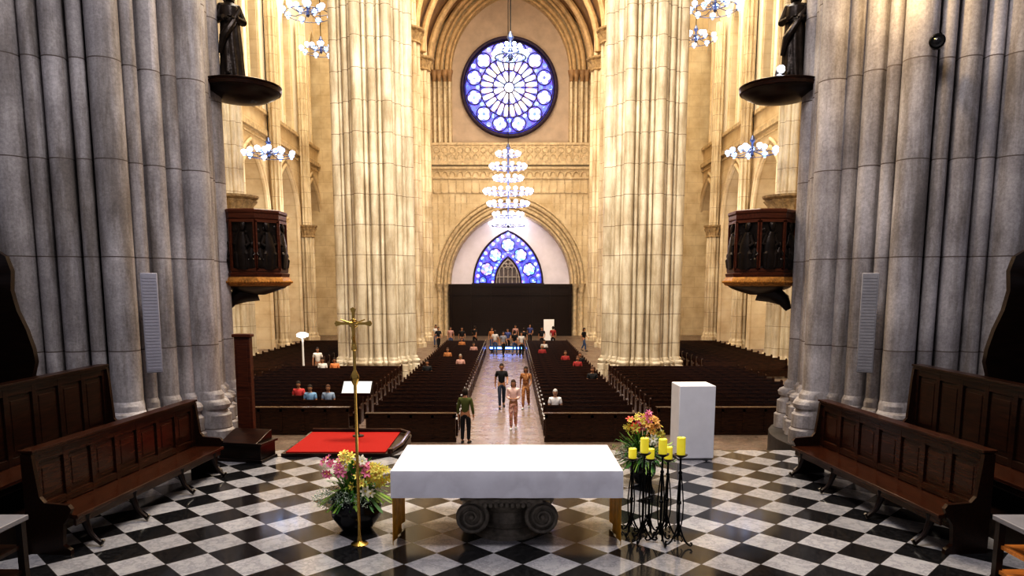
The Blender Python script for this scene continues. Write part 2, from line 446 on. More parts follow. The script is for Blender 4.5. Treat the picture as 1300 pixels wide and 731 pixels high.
# ------------------------------------------------------------------ side walls
for sgn, nm in ((-1, 'left'), (1, 'right')):
    fn = lambda s, z, d, g=sgn: (g*(18.5-d), s, z)
    mb = MB()
    mb.add([fn(16, NF, 0), fn(40.2, NF, 0), fn(40.2, 32, 0), fn(16, 32, 0)], [(0, 1, 2, 3)])
    for k in range(4):
        s0 = 40.2+7.8*k; s1 = s0+7.8 if k < 3 else 72.5; c = s0+3.9
        arch_wall(mb, fn, s0, s1, NF, 14.3, c, 2.9, 4.4, 8.4, 0)
        arch_reveal(mb, fn, NF, c, 2.9, 4.4, 8.4, 0, -1.6)
        arch_fill(mb, fn, NF, c, 2.9, 4.4, 8.4, -1.6, 1)
        for q in (-1, 1):
            mb.add([fn(c+q*1.2-.65, 4.5, -1.54), fn(c+q*1.2+.65, 4.5, -1.54), fn(c+q*1.2+.65, 8.2, -1.54), fn(c+q*1.2, 9.8, -1.54), fn(c+q*1.2-.65, 8.2, -1.54)], [(0, 1, 2, 3, 4)], 2)
        mb.add([fn(s0, 14.3, 0), fn(s1, 14.3, 0), fn(s1, 16.2, 0), fn(s0, 16.2, 0)], [(0, 1, 2, 3)])
        for q in (-1.6, 1.6):
            h0, h1 = (s0, c) if q < 0 else (c, s1)
            arch_wall(mb, fn, h0, h1, 16.2, 32, c+q, .95, 2.2, 24.0, 0, 1)
            arch_reveal(mb, fn, 16.2, c+q, .95, 2.2, 24.0, 0, -.9, 0, True)
            arch_fill(mb, fn, 16.2, c+q, .95, 2.2, 24.0, -.9, 2)
            arch_tube(mb, fn, c+q, 1.08, 2.4, 24.0, .05, .1, 16.2, 0)
        for a, r, d in ((3.0, .18, .08), (3.4, .12, .14)):
            arch_tube(mb, fn, c, a, 4.4+(a-2.9)*1.4, 8.4, d, r, NF if a < 3.2 else 8.4, 0)
    for z, w, d in ((14.3, .35, .3), (15.9, .25, .25), (13.9, .15, .15)):
        x0, x1 = sorted((sgn*18.5, sgn*(18.5-d))); mb.box(x0, x1, 40, 72.5, z, z+w, 3)
    struct('wall_'+nm, mb, [WALL_Y, WHITEPL, DARKGLASS, CARVED])
    fn2 = lambda s, z, d, g=sgn: (g*(8.3-d), s, z)
    mb = MB()
    for (s0, s1) in ((42, 49), (49, 56.5), (56.5, 63.5), (63.5, 70)):
        c = (s0+s1)/2; a = (s1-s0)/2-.6
        arch_wall(mb, fn2, s0, s1, 8, 31.5, c, a, 4.5, 8.4, 0)
        arch_tube(mb, fn2, c, a+.1, 4.6, 8.4, .05, .2, None, 0)
        arch_tube(mb, fn2, c, a+.1, 4.6, 8.4, -.35, .2, None, 0)
        arch_wall(mb, fn2, s0, s1, 8, 31.5, c, a, 4.5, 8.4, -.35)
    struct('wall_nave_'+nm, mb, [WALL_Y])

# ------------------------------------------------------------------ end wall
fe = lambda s, z, d: (s, 70-d, z)
mb = MB()
arch_wall(mb, fe, -8.5, 8.5, NF, 14.9, 0, 5.9, 6.9, 3.3, 0, 0)
arch_reveal(mb, fe, NF, 0, 5.9, 6.9, 3.3, 0, -1.6, 1)
arch_fill(mb, fe, NF, 0, 5.9, 6.9, 3.3, -1.6, 2)
arch_wall(mb, fe, -8.5, 8.5, 14.9, 33, 0, 5.6, 7.0, 23.2, -.3, 1)
arch_reveal(mb, fe, 14.9, 0, 5.6, 7.0, 23.2, -.3, -1.0, 1)
arch_fill(mb, fe, 14.9, 0, 5.6, 7.0, 23.2, -1.0, 3)
mb.box(-8.5, 8.5, 69.6, 71, 14.55, 14.9, 1)
for sg in (-1, 1):
    mb.box(min(sg*8.5, sg*19.5), max(sg*8.5, sg*19.5), 70, 70.3, NF, 32, 0)
struct('wall_back', mb, [WALL_X, CARVED, LAVPL, LUN])
mb = MB()
for a, r, d in ((6.05, .13, .1), (6.35, .16, .2), (6.7, .12, .1), (7.0, .17, .25), (7.3, .08, .1)):
    arch_tube(mb, fe, 0, a, 6.9+(a-5.9)*1.15, 3.3, d, r, NF if a < 6.8 else 3.3)
for x in (-6.9, -6.25, 6.25, 6.9):
    mb.lathe([(.22, 2.5), (.26, 2.6), (.24, 2.75), (.42, 3.2), (.46, 3.35)], x, 69.7, 0, 12)
    mb.lathe([(.32, NF), (.32, NF+.4), (.22, NF+.6), (.2, 2.5)], x, 69.7, 0, 12)
struct('trim_2', mb, [CARVED])
mb = MB()
for a, r, d in ((5.7, .12, -.2), (6.05, .2, -.1), (6.5, .14, 0), (6.9, .25, .1), (7.4, .15, .3)):
    arch_tube(mb, fe, 0, a, 7.0+(a-5.6)*1.15, 23.2, d, r)
for y in (67, 62.5, 58, 53.5, 49, 44.5):
    arch_tube(mb, lambda s, z, d, yy=y: (s, yy, z), 0, 7.35, 8.6, 22.6, 0, .28)
struct('trim_3', mb, [GOLDST])
mb = MB()
for a in (5.75, 6.2, 6.75, 7.2):
    for sg in (-1, 1):
        mb.lathe([(.2, 14.9), (.2, 15.2), (.13, 15.4), (.13, 22.3)], sg*a, 69.9, 0, 10)
        mb.lathe([(.15, 22.2), (.2, 22.3), (.17, 22.4), (.32, 23), (.36, 23.2)], sg*a, 69.9, 0, 10, 1)
struct('trim_4', mb, [CREAM2, BROWNST])
mb = MB(); P = arch_pts(7.9, 8.8)
for i in range(len(P)-1):
    mb.add([(P[i][0], 42, 22.4+P[i][1]), (P[i+1][0], 42, 22.4+P[i+1][1]), (P[i+1][0], 71, 22.4+P[i+1][1]), (P[i][0], 71, 22.4+P[i][1])], [(0, 1, 2, 3)])
struct('ceiling_nave', mb, [VAULT])
mb = MB(); mb.box(-19.5, 19.5, 10, 72.5, 33, 33.3)
struct('ceiling', mb, [WALL_Y])
mb = MB()
for z, h, d in ((14.55, .35, .42), (14.2, .2, .3), (13.3, .15, .2), (16.4, .22, .40), (11.95, .12, .12)):
    mb.box(-7.6, 7.6, 70-d, 70, z, z+h)
mb.box(-7.6, 7.6, 69.72, 69.8, 14.9, 16.4)
x = -7.4
while x < 7.5:
    zlo = 12.0
    mb.box(x-.05, x+.05, 69.88, 70, zlo-.0, 13.3)
    mb.box(x-.05, x+.05, 69.62, 69.74, 14.9, 16.4)
    mb.tube([(x+.37+.26*cos(t*pi/6), 69.7, 15.95+.26*sin(t*pi/6)) for t in range(12)], .05, 6, 0, True)
    mb.tube([(x+.37+.26*cos(t*pi/8), 69.7, 15.15+.4*sin(t*pi/8)) for t in range(9)], .045, 6, 0)
    mb.tube([(x+.37+.3*cos(t*pi/8), 69.85, 13.55+.45*sin(t*pi/8)) for t in range(9)], .05, 6, 0)
    x += .74
for sg in (-1, 1):
    for k in range(7):
        xx = sg*(7.5-.55*k); a = abs(xx)
        zb = 3.3 if a > 7.2 else 3.3+8.6*sqrt(max(0, 1-(a/7.4)**2))
        mb.box(xx-.04, xx+.04, 69.9, 70, zb+.3, 12)
struct('trim_5', mb, [CARVED])

# rose window
def disc(mb, c, r, y, mi, n=20, sx=1., rot=0., sz=1.):
    pts = []
    for i in range(n):
        a = 2*pi*i/n; px, pz = r*sx*cos(a), r*sz*sin(a)
        pts.append((c[0]+px*cos(rot)-pz*sin(rot), y, c[1]+px*sin(rot)+pz*cos(rot)))
    mb.add(pts, [tuple(range(n))], mi)
RC = (-.12, 21.9)
e = empty('rose_window', 'large round stained glass rose window, blue and white petals', 'stained glass window', (RC[0], 70.9, RC[1]), group=None)
mb = MB()
mb.lathe([(4.65, -.1), (4.65, .3), (4.45, .42), (4.35, .2), (4.3, .1), (4.3, 0)], n=64, mat=Matrix.Rotation(radians(90), 4, 'X'))
mb.tube([(4.48*cos(2*pi*i/64), -.35, 4.48*sin(2*pi*i/64)) for i in range(64)], .15, 8, 0, True)
for R_ in (.5, 1.55, 2.75, 4.18):
    mb.tube([(R_*cos(2*pi*i/64), -.22, R_*sin(2*pi*i/64)) for i in range(64)], .05, 6, 0, True)
for k in range(24):
    a = 2*pi*k/24; r0 = .5 if k % 2 == 0 else 1.55
    mb.tube([(r0*cos(a), -.22, r0*sin(a)), (2.75*cos(a), -.22, 2.75*sin(a))], .05, 6)
for k in range(12):
    b_ = 2*pi*(k+.5)/12; cx_, cz_ = 3.45*cos(b_), 3.45*sin(b_)
    mb.tube([(cx_+.70*cos(2*pi*i/20), -.24, cz_+.70*sin(2*pi*i/20)) for i in range(20)], .05, 6, 0, True)
ob('tracery', mb.mesh('tracery', [TRACERY]), e)
mb = MB(); Y0 = -.17
disc(mb, (0, 0), 4.25, -.14, 3, 64)
disc(mb, (0, 0), .44, Y0, 1)
for k in range(12):
    a = 2*pi*k/12
    disc(mb, (1.02*cos(a+pi/12), 1.02*sin(a+pi/12)), .5, Y0, 1, 16, 1, a+pi/12, .46)
    for q in (-.13, .13):
        disc(mb, (2.15*cos(a+q), 2.15*sin(a+q)), .60, Y0, 2, 16, 1, a+q, .38)
    b_ = a+pi/12
    cx_, cz_ = 3.45*cos(b_), 3.45*sin(b_)
    for j in range(4):
        t = b_+2*pi*j/4
        disc(mb, (cx_+.32*cos(t), cz_+.32*sin(t)), .30, Y0-.01-.002*j, 1, 16)
    disc(mb, (cx_, cz_), .16, Y0-.03, 0, 14)
    disc(mb, (3.92*cos(a), 3.92*sin(a)), .22, Y0, 0, 12)
    disc(mb, (3.02*cos(a), 3.02*sin(a)), .2, Y0, 0, 12)
ob('glass', mb.mesh('glass', [G_BLUE, G_PALE, G_MULTI, G_DEEP], smooth=False), e)

# portal window
e = empty('portal_window', 'pointed stained glass window, blue and pink roundels, grey tracery', 'stained glass window', (-.25, 71.55, 3.4))
mb = MB(); fl = lambda s, z, d: (s, -d, z)
arch_fill(mb, fl, -.1, 0, 3.45, 5.1, 0, .03, 0)
for a, h in ((3.45, 5.15), (1.3, 2.6)):
    arch_tube(mb, fl, 0, a, h, 0, .12, .08, 0, 0)
mb.box(-3.6, 3.6, -.3, .0, -.25, .0)
ROUNDS = ((0, 3.75, .66, 1), (-1.25, 2.75, .64, 1), (1.25, 2.75, .64, 1), (-2.1, 1.35, .64, 1), (2.1, 1.35, .64, 1), (-2.5, .25, .36, 0), (2.5, .25, .36, 0))
for (cx_, cz_, rr, kk) in ROUNDS:
    mb.tube([(cx_+rr*cos(2*pi*i/20), -.13, max(.02, cz_+rr*sin(2*pi*i/20))) for i in range(20)], .04, 6, 0, True)
ob('tracery', mb.mesh('tracery', [TRACERY]), e)
mb = MB()
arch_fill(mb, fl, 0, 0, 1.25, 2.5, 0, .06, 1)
for xx in (-.85, -.42, 0, .42, .85): mb.tube([(xx, -.15, 0), (xx, -.15, 1.3)], .06, 6)
for xx in (-.63, -.21, .21, .63): mb.tube([(xx+.2*cos(t*pi/6), -.15, 1.3+.3*sin(t*pi/6)) for t in range(7)], .05, 6)
for (xx, zz, rr) in ((-.34, 1.7, .2), (.34, 1.7, .2), (0, 2.05, .2), (0, 1.5, .12)): mb.tube([(xx+rr*cos(t*pi/6), -.15, zz+rr*sin(t*pi/6)) for t in range(12)], .05, 6, 0, True)
arch_tube(mb, fl, 0, 1.15, 2.35, 0, .15, .07, 0, 0)
mb.box(-1.2, 1.2, -.18, -.1, .55, .65)
ob('stone_screen', mb.mesh('screen', [TRACEG, TRACED]), e)
mb = MB()
arch_fill(mb, fl, 0, 0, 3.35, 5.0, 0, .045, 3)
for (cx_, cz_, rr, kk) in ROUNDS:
    for j in range(6):
        t = 2*pi*j/6+.3; disc(mb, (cx_+rr*.58*cos(t), cz_+rr*.58*sin(t)), rr*.36, -.07-.002*j, kk, 12)
    disc(mb, (cx_, cz_), rr*.3, -.09, 2, 12)
for (A, H_, r_, mi) in ((3.08, 4.72, .18, 0), (1.55, 2.95, .14, 1)):
    AP2 = arch_pts(A, H_, 10)
    for i in range(len(AP2)):
        disc(mb, (AP2[i][0]*.99, AP2[i][1]+.12), r_, -.068, (mi+i) % 2, 10)
ob('glass', mb.mesh('glass', [G_BLUE, G_PINK, G_PALE, G_DEEP], smooth=False), e)

# vestibule
e = empty('wooden_vestibule', 'black wooden panelled entrance vestibule below the stained window', 'vestibule', (0, 68.9, NF))
mb = MB(); mb.box(-5.85, 5.85, 0, 1.05, 0, 4.75); mb.box(-5.95, 5.95, -.12, 1.05, 4.75, 5.0); mb.box(-5.95, 5.95, -.1, 0, 3.9, 4.0)
for x_ in (-5.8, -3.9, -1.95, 0, 1.95, 3.9, 5.8): mb.box(x_-.1, x_+.1, -.08, 0, 0, 4.75)
ob('body', mb.mesh('body', [WOODD]), e)
for x_ in (-2.95, -1, 1, 2.95):
    mb = MB(); mb.box(-.8, .8, -.05, 0, .05, 3.6)
    for z_ in (.3, 1.4, 2.5): mb.box(-.6, .6, -.08, -.05, z_, z_+.9)
    ob('door', mb.mesh('door', [WOODD]), e, (x_, 0, 0))

# ------------------------------------------------------------------ pews
def pew_parts(L):
    a = MB(); a.box(0.05, L-.05, .02, .42, .42, .46); a.box(.05, L-.05, .05, .08, .1, .42)
    c = MB(); mt = Matrix.Translation((0, .42, .42)) @ Matrix.Rotation(radians(-8), 4, 'X')
    c.box(.05, L-.05, 0, .03, 0, .5, 0, mt); c.box(.02, L-.02, -.02, .05, .49, .54, 0, mt); c.box(.05, L-.05, .02, .14, .30, .32, 0, mt)
    n = max(2, int(L/.8))
    for i in range(n+1):
        xx = .08+(L-.2)*i/n; c.box(xx, xx+.05, -.012, 0, .02, .48, 0, mt)
    poly = [(-.02, 0), (.56, 0), (.58, .9), (.56, 1.0), (.5, 1.03), (.43, .98), (.40, .70), (.3, .62), (.06, .62), (-.02, .56)]
    d = MB(); d.prism(poly, lambda y, z, x: (x, y, z), 0, .06); d.box(-.01, .07, .06, .36, .1, .5)
    return a, c, d
def merged(L):
    a, c, d = pew_parts(L); m = MB()
    for k in (a, c): m.add(k.v, k.f)
    m.add(d.v, d.f); m.add([(v[0]+L-.06, v[1], v[2]) for v in d.v], d.f)
    return m.mesh('pew', [PEW], smooth=False)
def block(x0, x1, ys, nparts, group, lab):
    L = x1-x0; a, c, d = pew_parts(L)
    am, cm, dm = (k.mesh('pewpart', [PEW], smooth=False) for k in (a, c, d)); mm = merged(L)
    for i, y in enumerate(ys):
        if i < nparts:
            e = empty('pew', lab, 'pew', (x0, y, NF), group=group)
            ob('seat', am, e); ob('backrest', cm, e); ob('end_panel', dm, e); ob('end_panel', dm, e, (L-.06, 0, 0))
        else:
            thing(ob('pew', mm, None, (x0, y, NF)), lab, 'pew', group)
PL = 'dark-stained wooden pew with panelled ends facing the altar'
block(-4.6, -1.75, [23.1+.95*i for i in range(30)], 6, 'pews beside the central aisle', PL)
block(1.10, 4.1, [23.1+.95*i for i in range(30)], 6, 'pews beside the central aisle', PL)
block(-11.4, -5.4, [24.2+.95*i for i in range(12)], 5, 'pews in the outer blocks', PL)
block(4.9, 11.4, [24.2+.95*i for i in range(12)], 5, 'pews in the outer blocks', PL)
block(-14.9, -10.3, [37.5+1.1*i for i in range(13)], 0, 'pews in the side aisles', PL)
block(10.3, 14.9, [37.5+1.1*i for i in range(13)], 0, 'pews in the side aisles', PL)
for x0, x1, y in ((-4.6, -1.75, 22.2), (1.10, 4.1, 22.2), (-11.4, -5.4, 23.3), (4.9, 11.4, 23.3)):
    L = x1-x0; e = empty('kneeler_screen', 'dark wooden panelled screen standing before the first pew', 'pew screen', (x0, y, NF), group='pew screens')
    mb = MB(); mb.box(0, L, 0, .05, .05, .88); mb.box(-.03, L+.03, -.06, .2, .88, .93); mb.box(-.02, L+.02, -.03, .08, 0, .12)
    n = int(L/.7)
    for i in range(n+1): xx = (L-.08)*i/n; mb.box(xx, xx+.08, -.03, 0, .1, .88)
    mb.box(0, L, -.03, 0, .78, .88)
    ob('panel', mb.mesh('panel', [PEW], smooth=False), e)
    mb = MB(); mb.box(.1, L-.1, .3, .5, .12, .18); mb.box(.1, .18, .05, .5, 0, .12); mb.box(L-.18, L-.1, .05, .5, 0, .12)
    ob('kneeler', mb.mesh('kneeler', [PEW], smooth=False), e)

# ------------------------------------------------------------------ choir benches
def choir_bench(L, Hh, seat, lab, loc, rot, matb=WOODR, n=7):
    e = empty('choir_bench', lab, 'bench', loc, rot, 'choir benches')
    mb = MB(); mb.box(0, L, .52, .56, .12, Hh-.08); mb.box(-.04, L+.04, .46, .60, Hh-.08, Hh-.03); mb.box(-.06, L+.06, .44, .63, Hh-.03, Hh)
    mb.box(0, L, .490, .52, seat+.02, seat+.12); mb.box(0, L, .490, .52, Hh-.18, Hh-.08)
    for i in range(n+1):
        xx = (L-.09)*i/n; mb.box(xx, xx+.09, .487, .52, seat, Hh-.08)
        if i < n:
            w = (L-.09)/n
            mb.box(xx+.12, xx+w-.03, .512, .52, seat+.15, Hh-.21)
            mb.box(xx+.16, xx+w-.07, .505, .512, seat+.20, Hh-.26)
            mb.box(xx+.18, xx+w-.09, .56, .58, .3, Hh-.2)
    ob('backrest', mb.mesh('back', [matb], smooth=False), e, bevel=.006)
    mb = MB(); mb.box(0, L, -.03, .50, seat-.04, seat+.01); mb.box(.03, L-.03, .02, .05, seat-.14, seat-.04)
    ob('seat', mb.mesh('seat', [WOODR], smooth=False), e, bevel=.008)
    poly = [(.6, 0), (.6, Hh-.05), (.46, Hh-.05), (.44, Hh-.25), (.40, seat+.24), (.34, seat+.17), (.04, seat+.15), (.0, seat+.10), (.06, seat-.02), (.12, seat-.1), (.14, .12), (.05, .06), (.05, 0)]
    d = MB(); d.prism(poly, lambda y, z, x: (x, y, z), 0, .06)
    dm = d.mesh('end', [WOOD], smooth=False)
    ob('end_panel', dm, e, (-.06, 0, 0)); ob('end_panel', dm, e, (L, 0, 0))
    lg = MB(); lg.tube([(0, .04, seat-.05), (0, .06, seat*.7), (0, .0, seat*.35), (0, -.06, .1), (0, -.14, .04), (0, -.17, .09)], [.045, .05, .035, .03, .035, .02], 8)
    lm = lg.mesh('leg', [WOODD])
    for xx in (.25, L*.33, L*.66, L-.25): ob('leg', lm, e, (xx, 0, 0))
    return e
choir_bench(3.75, 1.30, .48, 'dark reddish wooden choir bench with panelled backrest', (-5.34, 8.40, 0), (0, 0, radians(85.4)))
choir_bench(3.75, 1.30, .48, 'dark reddish wooden choir bench with panelled backrest', (4.95, 12.15, 0), (0, 0, radians(-84.8)))
for sg in (-1, 1):
    mb = MB(); x0, x1 = sorted((sg*6.3, sg*9.2)); mb.box(x0, x1, 5.5, 12.0, 0, .3); mb.box(x0 if sg > 0 else x1-.04, x0+.04 if sg > 0 else x1, 5.5, 12, .26, .32)
    struct('trim_%d' % (6 if sg < 0 else 7), mb, [WOODD])
choir_bench(5.4, 1.65, .48, 'dark wooden choir stall with tall panelled back on raised platform', (-6.40, 6.55, .3), (0, 0, radians(90)), WOOD, 9)
choir_bench(5.4, 1.65, .48, 'dark wooden choir stall with tall panelled back on raised platform', (6.40, 11.95, .3), (0, 0, radians(-90)), WOOD, 9)
for sg in (-1, 1):
    e = empty('high_back_stall', 'tall black carved wooden stall with curved crest against pillar', 'choir stall', (sg*8.03, 7.1, .3), group='high stalls')
    mb = MB(); x0, x1 = sorted((0, sg*.12)); mb.box(x0, x1, 0, 3.8, 0, 3.0)
    for k in range(6):
        yy = .02+.62*k; mb.box(min(-sg*.03, 0), max(0, -sg*.03), yy, yy+.1, 0, 3.0)
    ob('backrest', mb.mesh('b', [WOODD], smooth=False), e)
    poly = [(.1, 0), (.1, 3.1), (.0, 3.45), (-.2, 3.52), (-.36, 3.42), (-.43, 3.2), (-.40, 2.9), (-.46, 2.6), (-.58, 2.3), (-.66, 2.0), (-.68, 1.8), (-.62, 1.6), (-.70, 1.2), (-.70, 0)]
    d = MB(); d.prism([(p[0]*sg, p[1]) for p in poly], lambda s, z, y: (s, y, z), 0, .09)
    dm = d.mesh('end', [WOODD])
    for yy in (1.2, 2.5, 3.8): ob('end_panel', dm, e, (0, yy, 0))
    mb = MB(); x0, x1 = sorted((0, -sg*.55)); mb.box(x0, x1, 0, 3.8, .42, .47); ob('seat', mb.mesh('s', [WOODD]), e)
    mb = MB(); mb.tube([(0, y*.1, 3.05+.18*abs(sin(y*.1*pi/1.27))) for y in range(0, 39)], .07, 8); ob('crest', mb.mesh('c', [WOODD]), e)

# side tables in the near corners
for sg in (-1, 1):
    e = empty('side_table', 'small stone-topped side table with orange wooden shelves' if sg > 0 else 'small stone-topped side table with dark wooden shelves', 'table', (sg*5.72, 7.12, 0), group='side tables')
    mb = MB(); mb.box(-.48, .48, -.4, .33, .76, .82); ob('table_top', mb.mesh('t', [GREYP]), e, bevel=.01)
    lm = MB(); lm.box(-.035, .035, -.035, .035, 0, .76); lm.box(-.045, .045, -.045, .045, .0, .06); lm = lm.mesh('l', [WOODD])
    for x_ in (-.42, .42):
        for y_ in (-.33, .27): ob('leg', lm, e, (x_, y_, 0))
    for z_ in (.18, .46):
        mb = MB(); mb.box(-.42, .42, -.33, .27, z_, z_+.04); ob('shelf', mb.mesh('s', [WOODO if sg > 0 else WOOD]), e)

# ------------------------------------------------------------------ altar
e = empty('altar', 'marble altar table with white cloth on scrolled stone capital', 'altar', (-.045, 9.28, 0))
mb = MB(); mb.box(-1.42, 1.42, -.70, .70, .70, .985); ob('slab', mb.mesh('slab', [MARB]), e, bevel=.01)
mb = MB()
W, D = 1.445, .725
n = 60
def cloth_ring(z, f):
    pts = []
    for i in range(n):
        pts.append((-W+2*W*i/n, -D-f*(.5+.5*sin(i*.9)), z))
    for i in range(30): pts.append((W+f*(.5+.5*sin(i*1.1)), -D+2*D*i/30, z))
    for i in range(n): pts.append((W-2*W*i/n, D+f*(.5+.5*sin(i)), z))
    for i in range(30): pts.append((-W-f*(.5+.5*sin(i*1.2)), D-2*D*i/30, z))
    return pts
rings = [cloth_ring(1.0, 0), cloth_ring(.97, .0), cloth_ring(.85, .004), cloth_ring(.66, .010)]
rings[0] = [(x*.996, y*.992, 1.003) for x, y, z in rings[0]]
m_ = len(rings[0]); vs = [p for r in rings for p in r]; fs = [tuple(range(m_))]
mb.add(vs, fs, 0)
fs = []
for k in range(len(rings)-1):
    for i in range(m_): j = (i+1) % m_; fs.append((k*m_+i, k*m_+j, (k+1)*m_+j, (k+1)*m_+i))
mb.add(vs, fs, 1)
ob('altar_cloth', mb.mesh('cloth', [CLOTH, MARB], ang=50), e)
for sg in (-1, 1):
    mb = MB(); nn = 30; vs = []
    for k in range(9):
        z = .72-.68*k/8
        for i in range(nn):
            y = -.715+(1.15-.12*k/8)*i/(nn-1); vs.append((sg*(1.43+.018*sin(i*.7)*(k/8)), y, z+.02*sin(i*.35)*(k/8)))
    fs = [(k*nn+i, k*nn+i+1, (k+1)*nn+i+1, (k+1)*nn+i) for k in range(8) for i in range(nn-1)]
    mb.add(vs, fs); o = ob('side_drape', mb.mesh('drape', [GOLDCL]), e); o['label'] = 'gold cloth drape hanging to the floor'
    s = o.modifiers.new('s', 'SOLIDIFY'); s.thickness = .004
mb = MB(); mb.lathe([(.46, 0), (.46, .06), (.40, .09), (.38, .12), (.42, .16), (.37, .20), (.36, .34), (.44, .42), (.48, .5)], 0, 0, 0, 80, fn=lambda r, z, a: r*(1-.035*(abs(sin(a*12)) if .19 < z < .4 else 0)))
ob('drum', mb.mesh('drum', [DSTONE]), e)
mb = MB(); mb.box(-.66, .66, -.54, .54, .62, .70); mb.box(-.60, .60, -.50, .50, .56, .62)
for q in range(9): mb.sphere((-.28+.07*q, -.50, .50), .034, 0, 8, 6, (1, .7, 1.3))
ob('abacus', mb.mesh('ab', [DSTONE]), e)
for sg in (-1, 1):
    mb = MB(); mb.lathe([(.17, -.46), (.20, -.45), (.19, -.40), (.13, -.15), (.12, 0), (.13, .15), (.19, .40), (.20, .45), (.17, .46)], 0, 0, 0, 32, 0, Matrix.Rotation(radians(90), 4, 'X'))
    for yy in (-.48, .48):
        pts = [(sg*(.225-.185*t/64)*cos(t/64*5*pi+pi/2), yy, (.225-.185*t/64)*sin(t/64*5*pi+pi/2)) for t in range(65)]
        mb.tube(pts, [.030-.016*t/64 for t in range(65)], 8); mb.sphere((0, yy, 0), .04, sc=(1, .9, 1))
        x0, x1 = sorted((0, -sg*.46)); mb.box(x0, x1, yy-.03, yy+.03, .195, .245)
    o = ob('volute', mb.mesh('vol', [DSTONE]), e, (sg*.46, 0, .325))

# ------------------------------------------------------------------ crucifix
e = empty('processional_cross', 'tall gilded processional crucifix on slender pole', 'crucifix', (-1.93, 8.72, 0))
mb = MB(); mb.lathe([(.11, 0), (.11, .012), (.08, .025), (.03, .045), (.022, .12)], n=24); ob('foot', mb.mesh('f', [GOLD]), e)
mb = MB(); mb.lathe([(.019, .1), (.019, 2.05), (.03, 2.07), (.055, 2.13), (.055, 2.17), (.03, 2.22), (.018, 2.25), (.018, 2.48), (.035, 2.5), (.035, 2.53), (.015, 2.56)], n=16); ob('pole', mb.mesh('p', [GOLD]), e)
mb = MB()
def flare(p0, p1, w0, w1):
    p0 = Vector(p0); p1 = Vector(p1); d = (p1-p0).normalized(); s_ = Vector((d.z, 0, -d.x))
    pts = [p0+s_*w0, p0+(p1-p0)*.7+s_*w0, p1+s_*w1, p1+d*.02, p1-s_*w1, p0+(p1-p0)*.7-s_*w0, p0-s_*w0]
    mb.prism([(p.x, p.z) for p in pts], lambda x, z, y: (x, y, z), -.012, .012)
c0 = (0, 0, 2.82)
flare(c0, (-.21, 0, 2.82), .016, .035); flare(c0, (.21, 0, 2.82), .016, .035); flare(c0, (0, 0, 3.0), .016, .035); flare(c0, (0, 0, 2.54), .016, .03)
mb.tube([(.05*cos(t*pi/8), 0, 2.82+.05*sin(t*pi/8)) for t in range(16)], .008, 6, 0, True)
ob('cross', mb.mesh('x', [GOLD]), e)
mb = MB(); mb.tube([(-.15, -.03, 2.87), (-.07, -.03, 2.84), (0, -.03, 2.82)], [.007, .01, .014], 6); mb.tube([(.15, -.03, 2.87), (.07, -.03, 2.84), (0, -.03, 2.82)], [.007, .01, .014], 6)
mb.tube([(0, -.03, 2.83), (0, -.035, 2.77), (.006, -.04, 2.70), (-.008, -.045, 2.64), (0, -.03, 2.58)], [.02, .022, .02, .013, .009], 8); mb.sphere((.006, -.045, 2.865), .02)
ob('corpus', mb.mesh('c', [GOLD]), e)

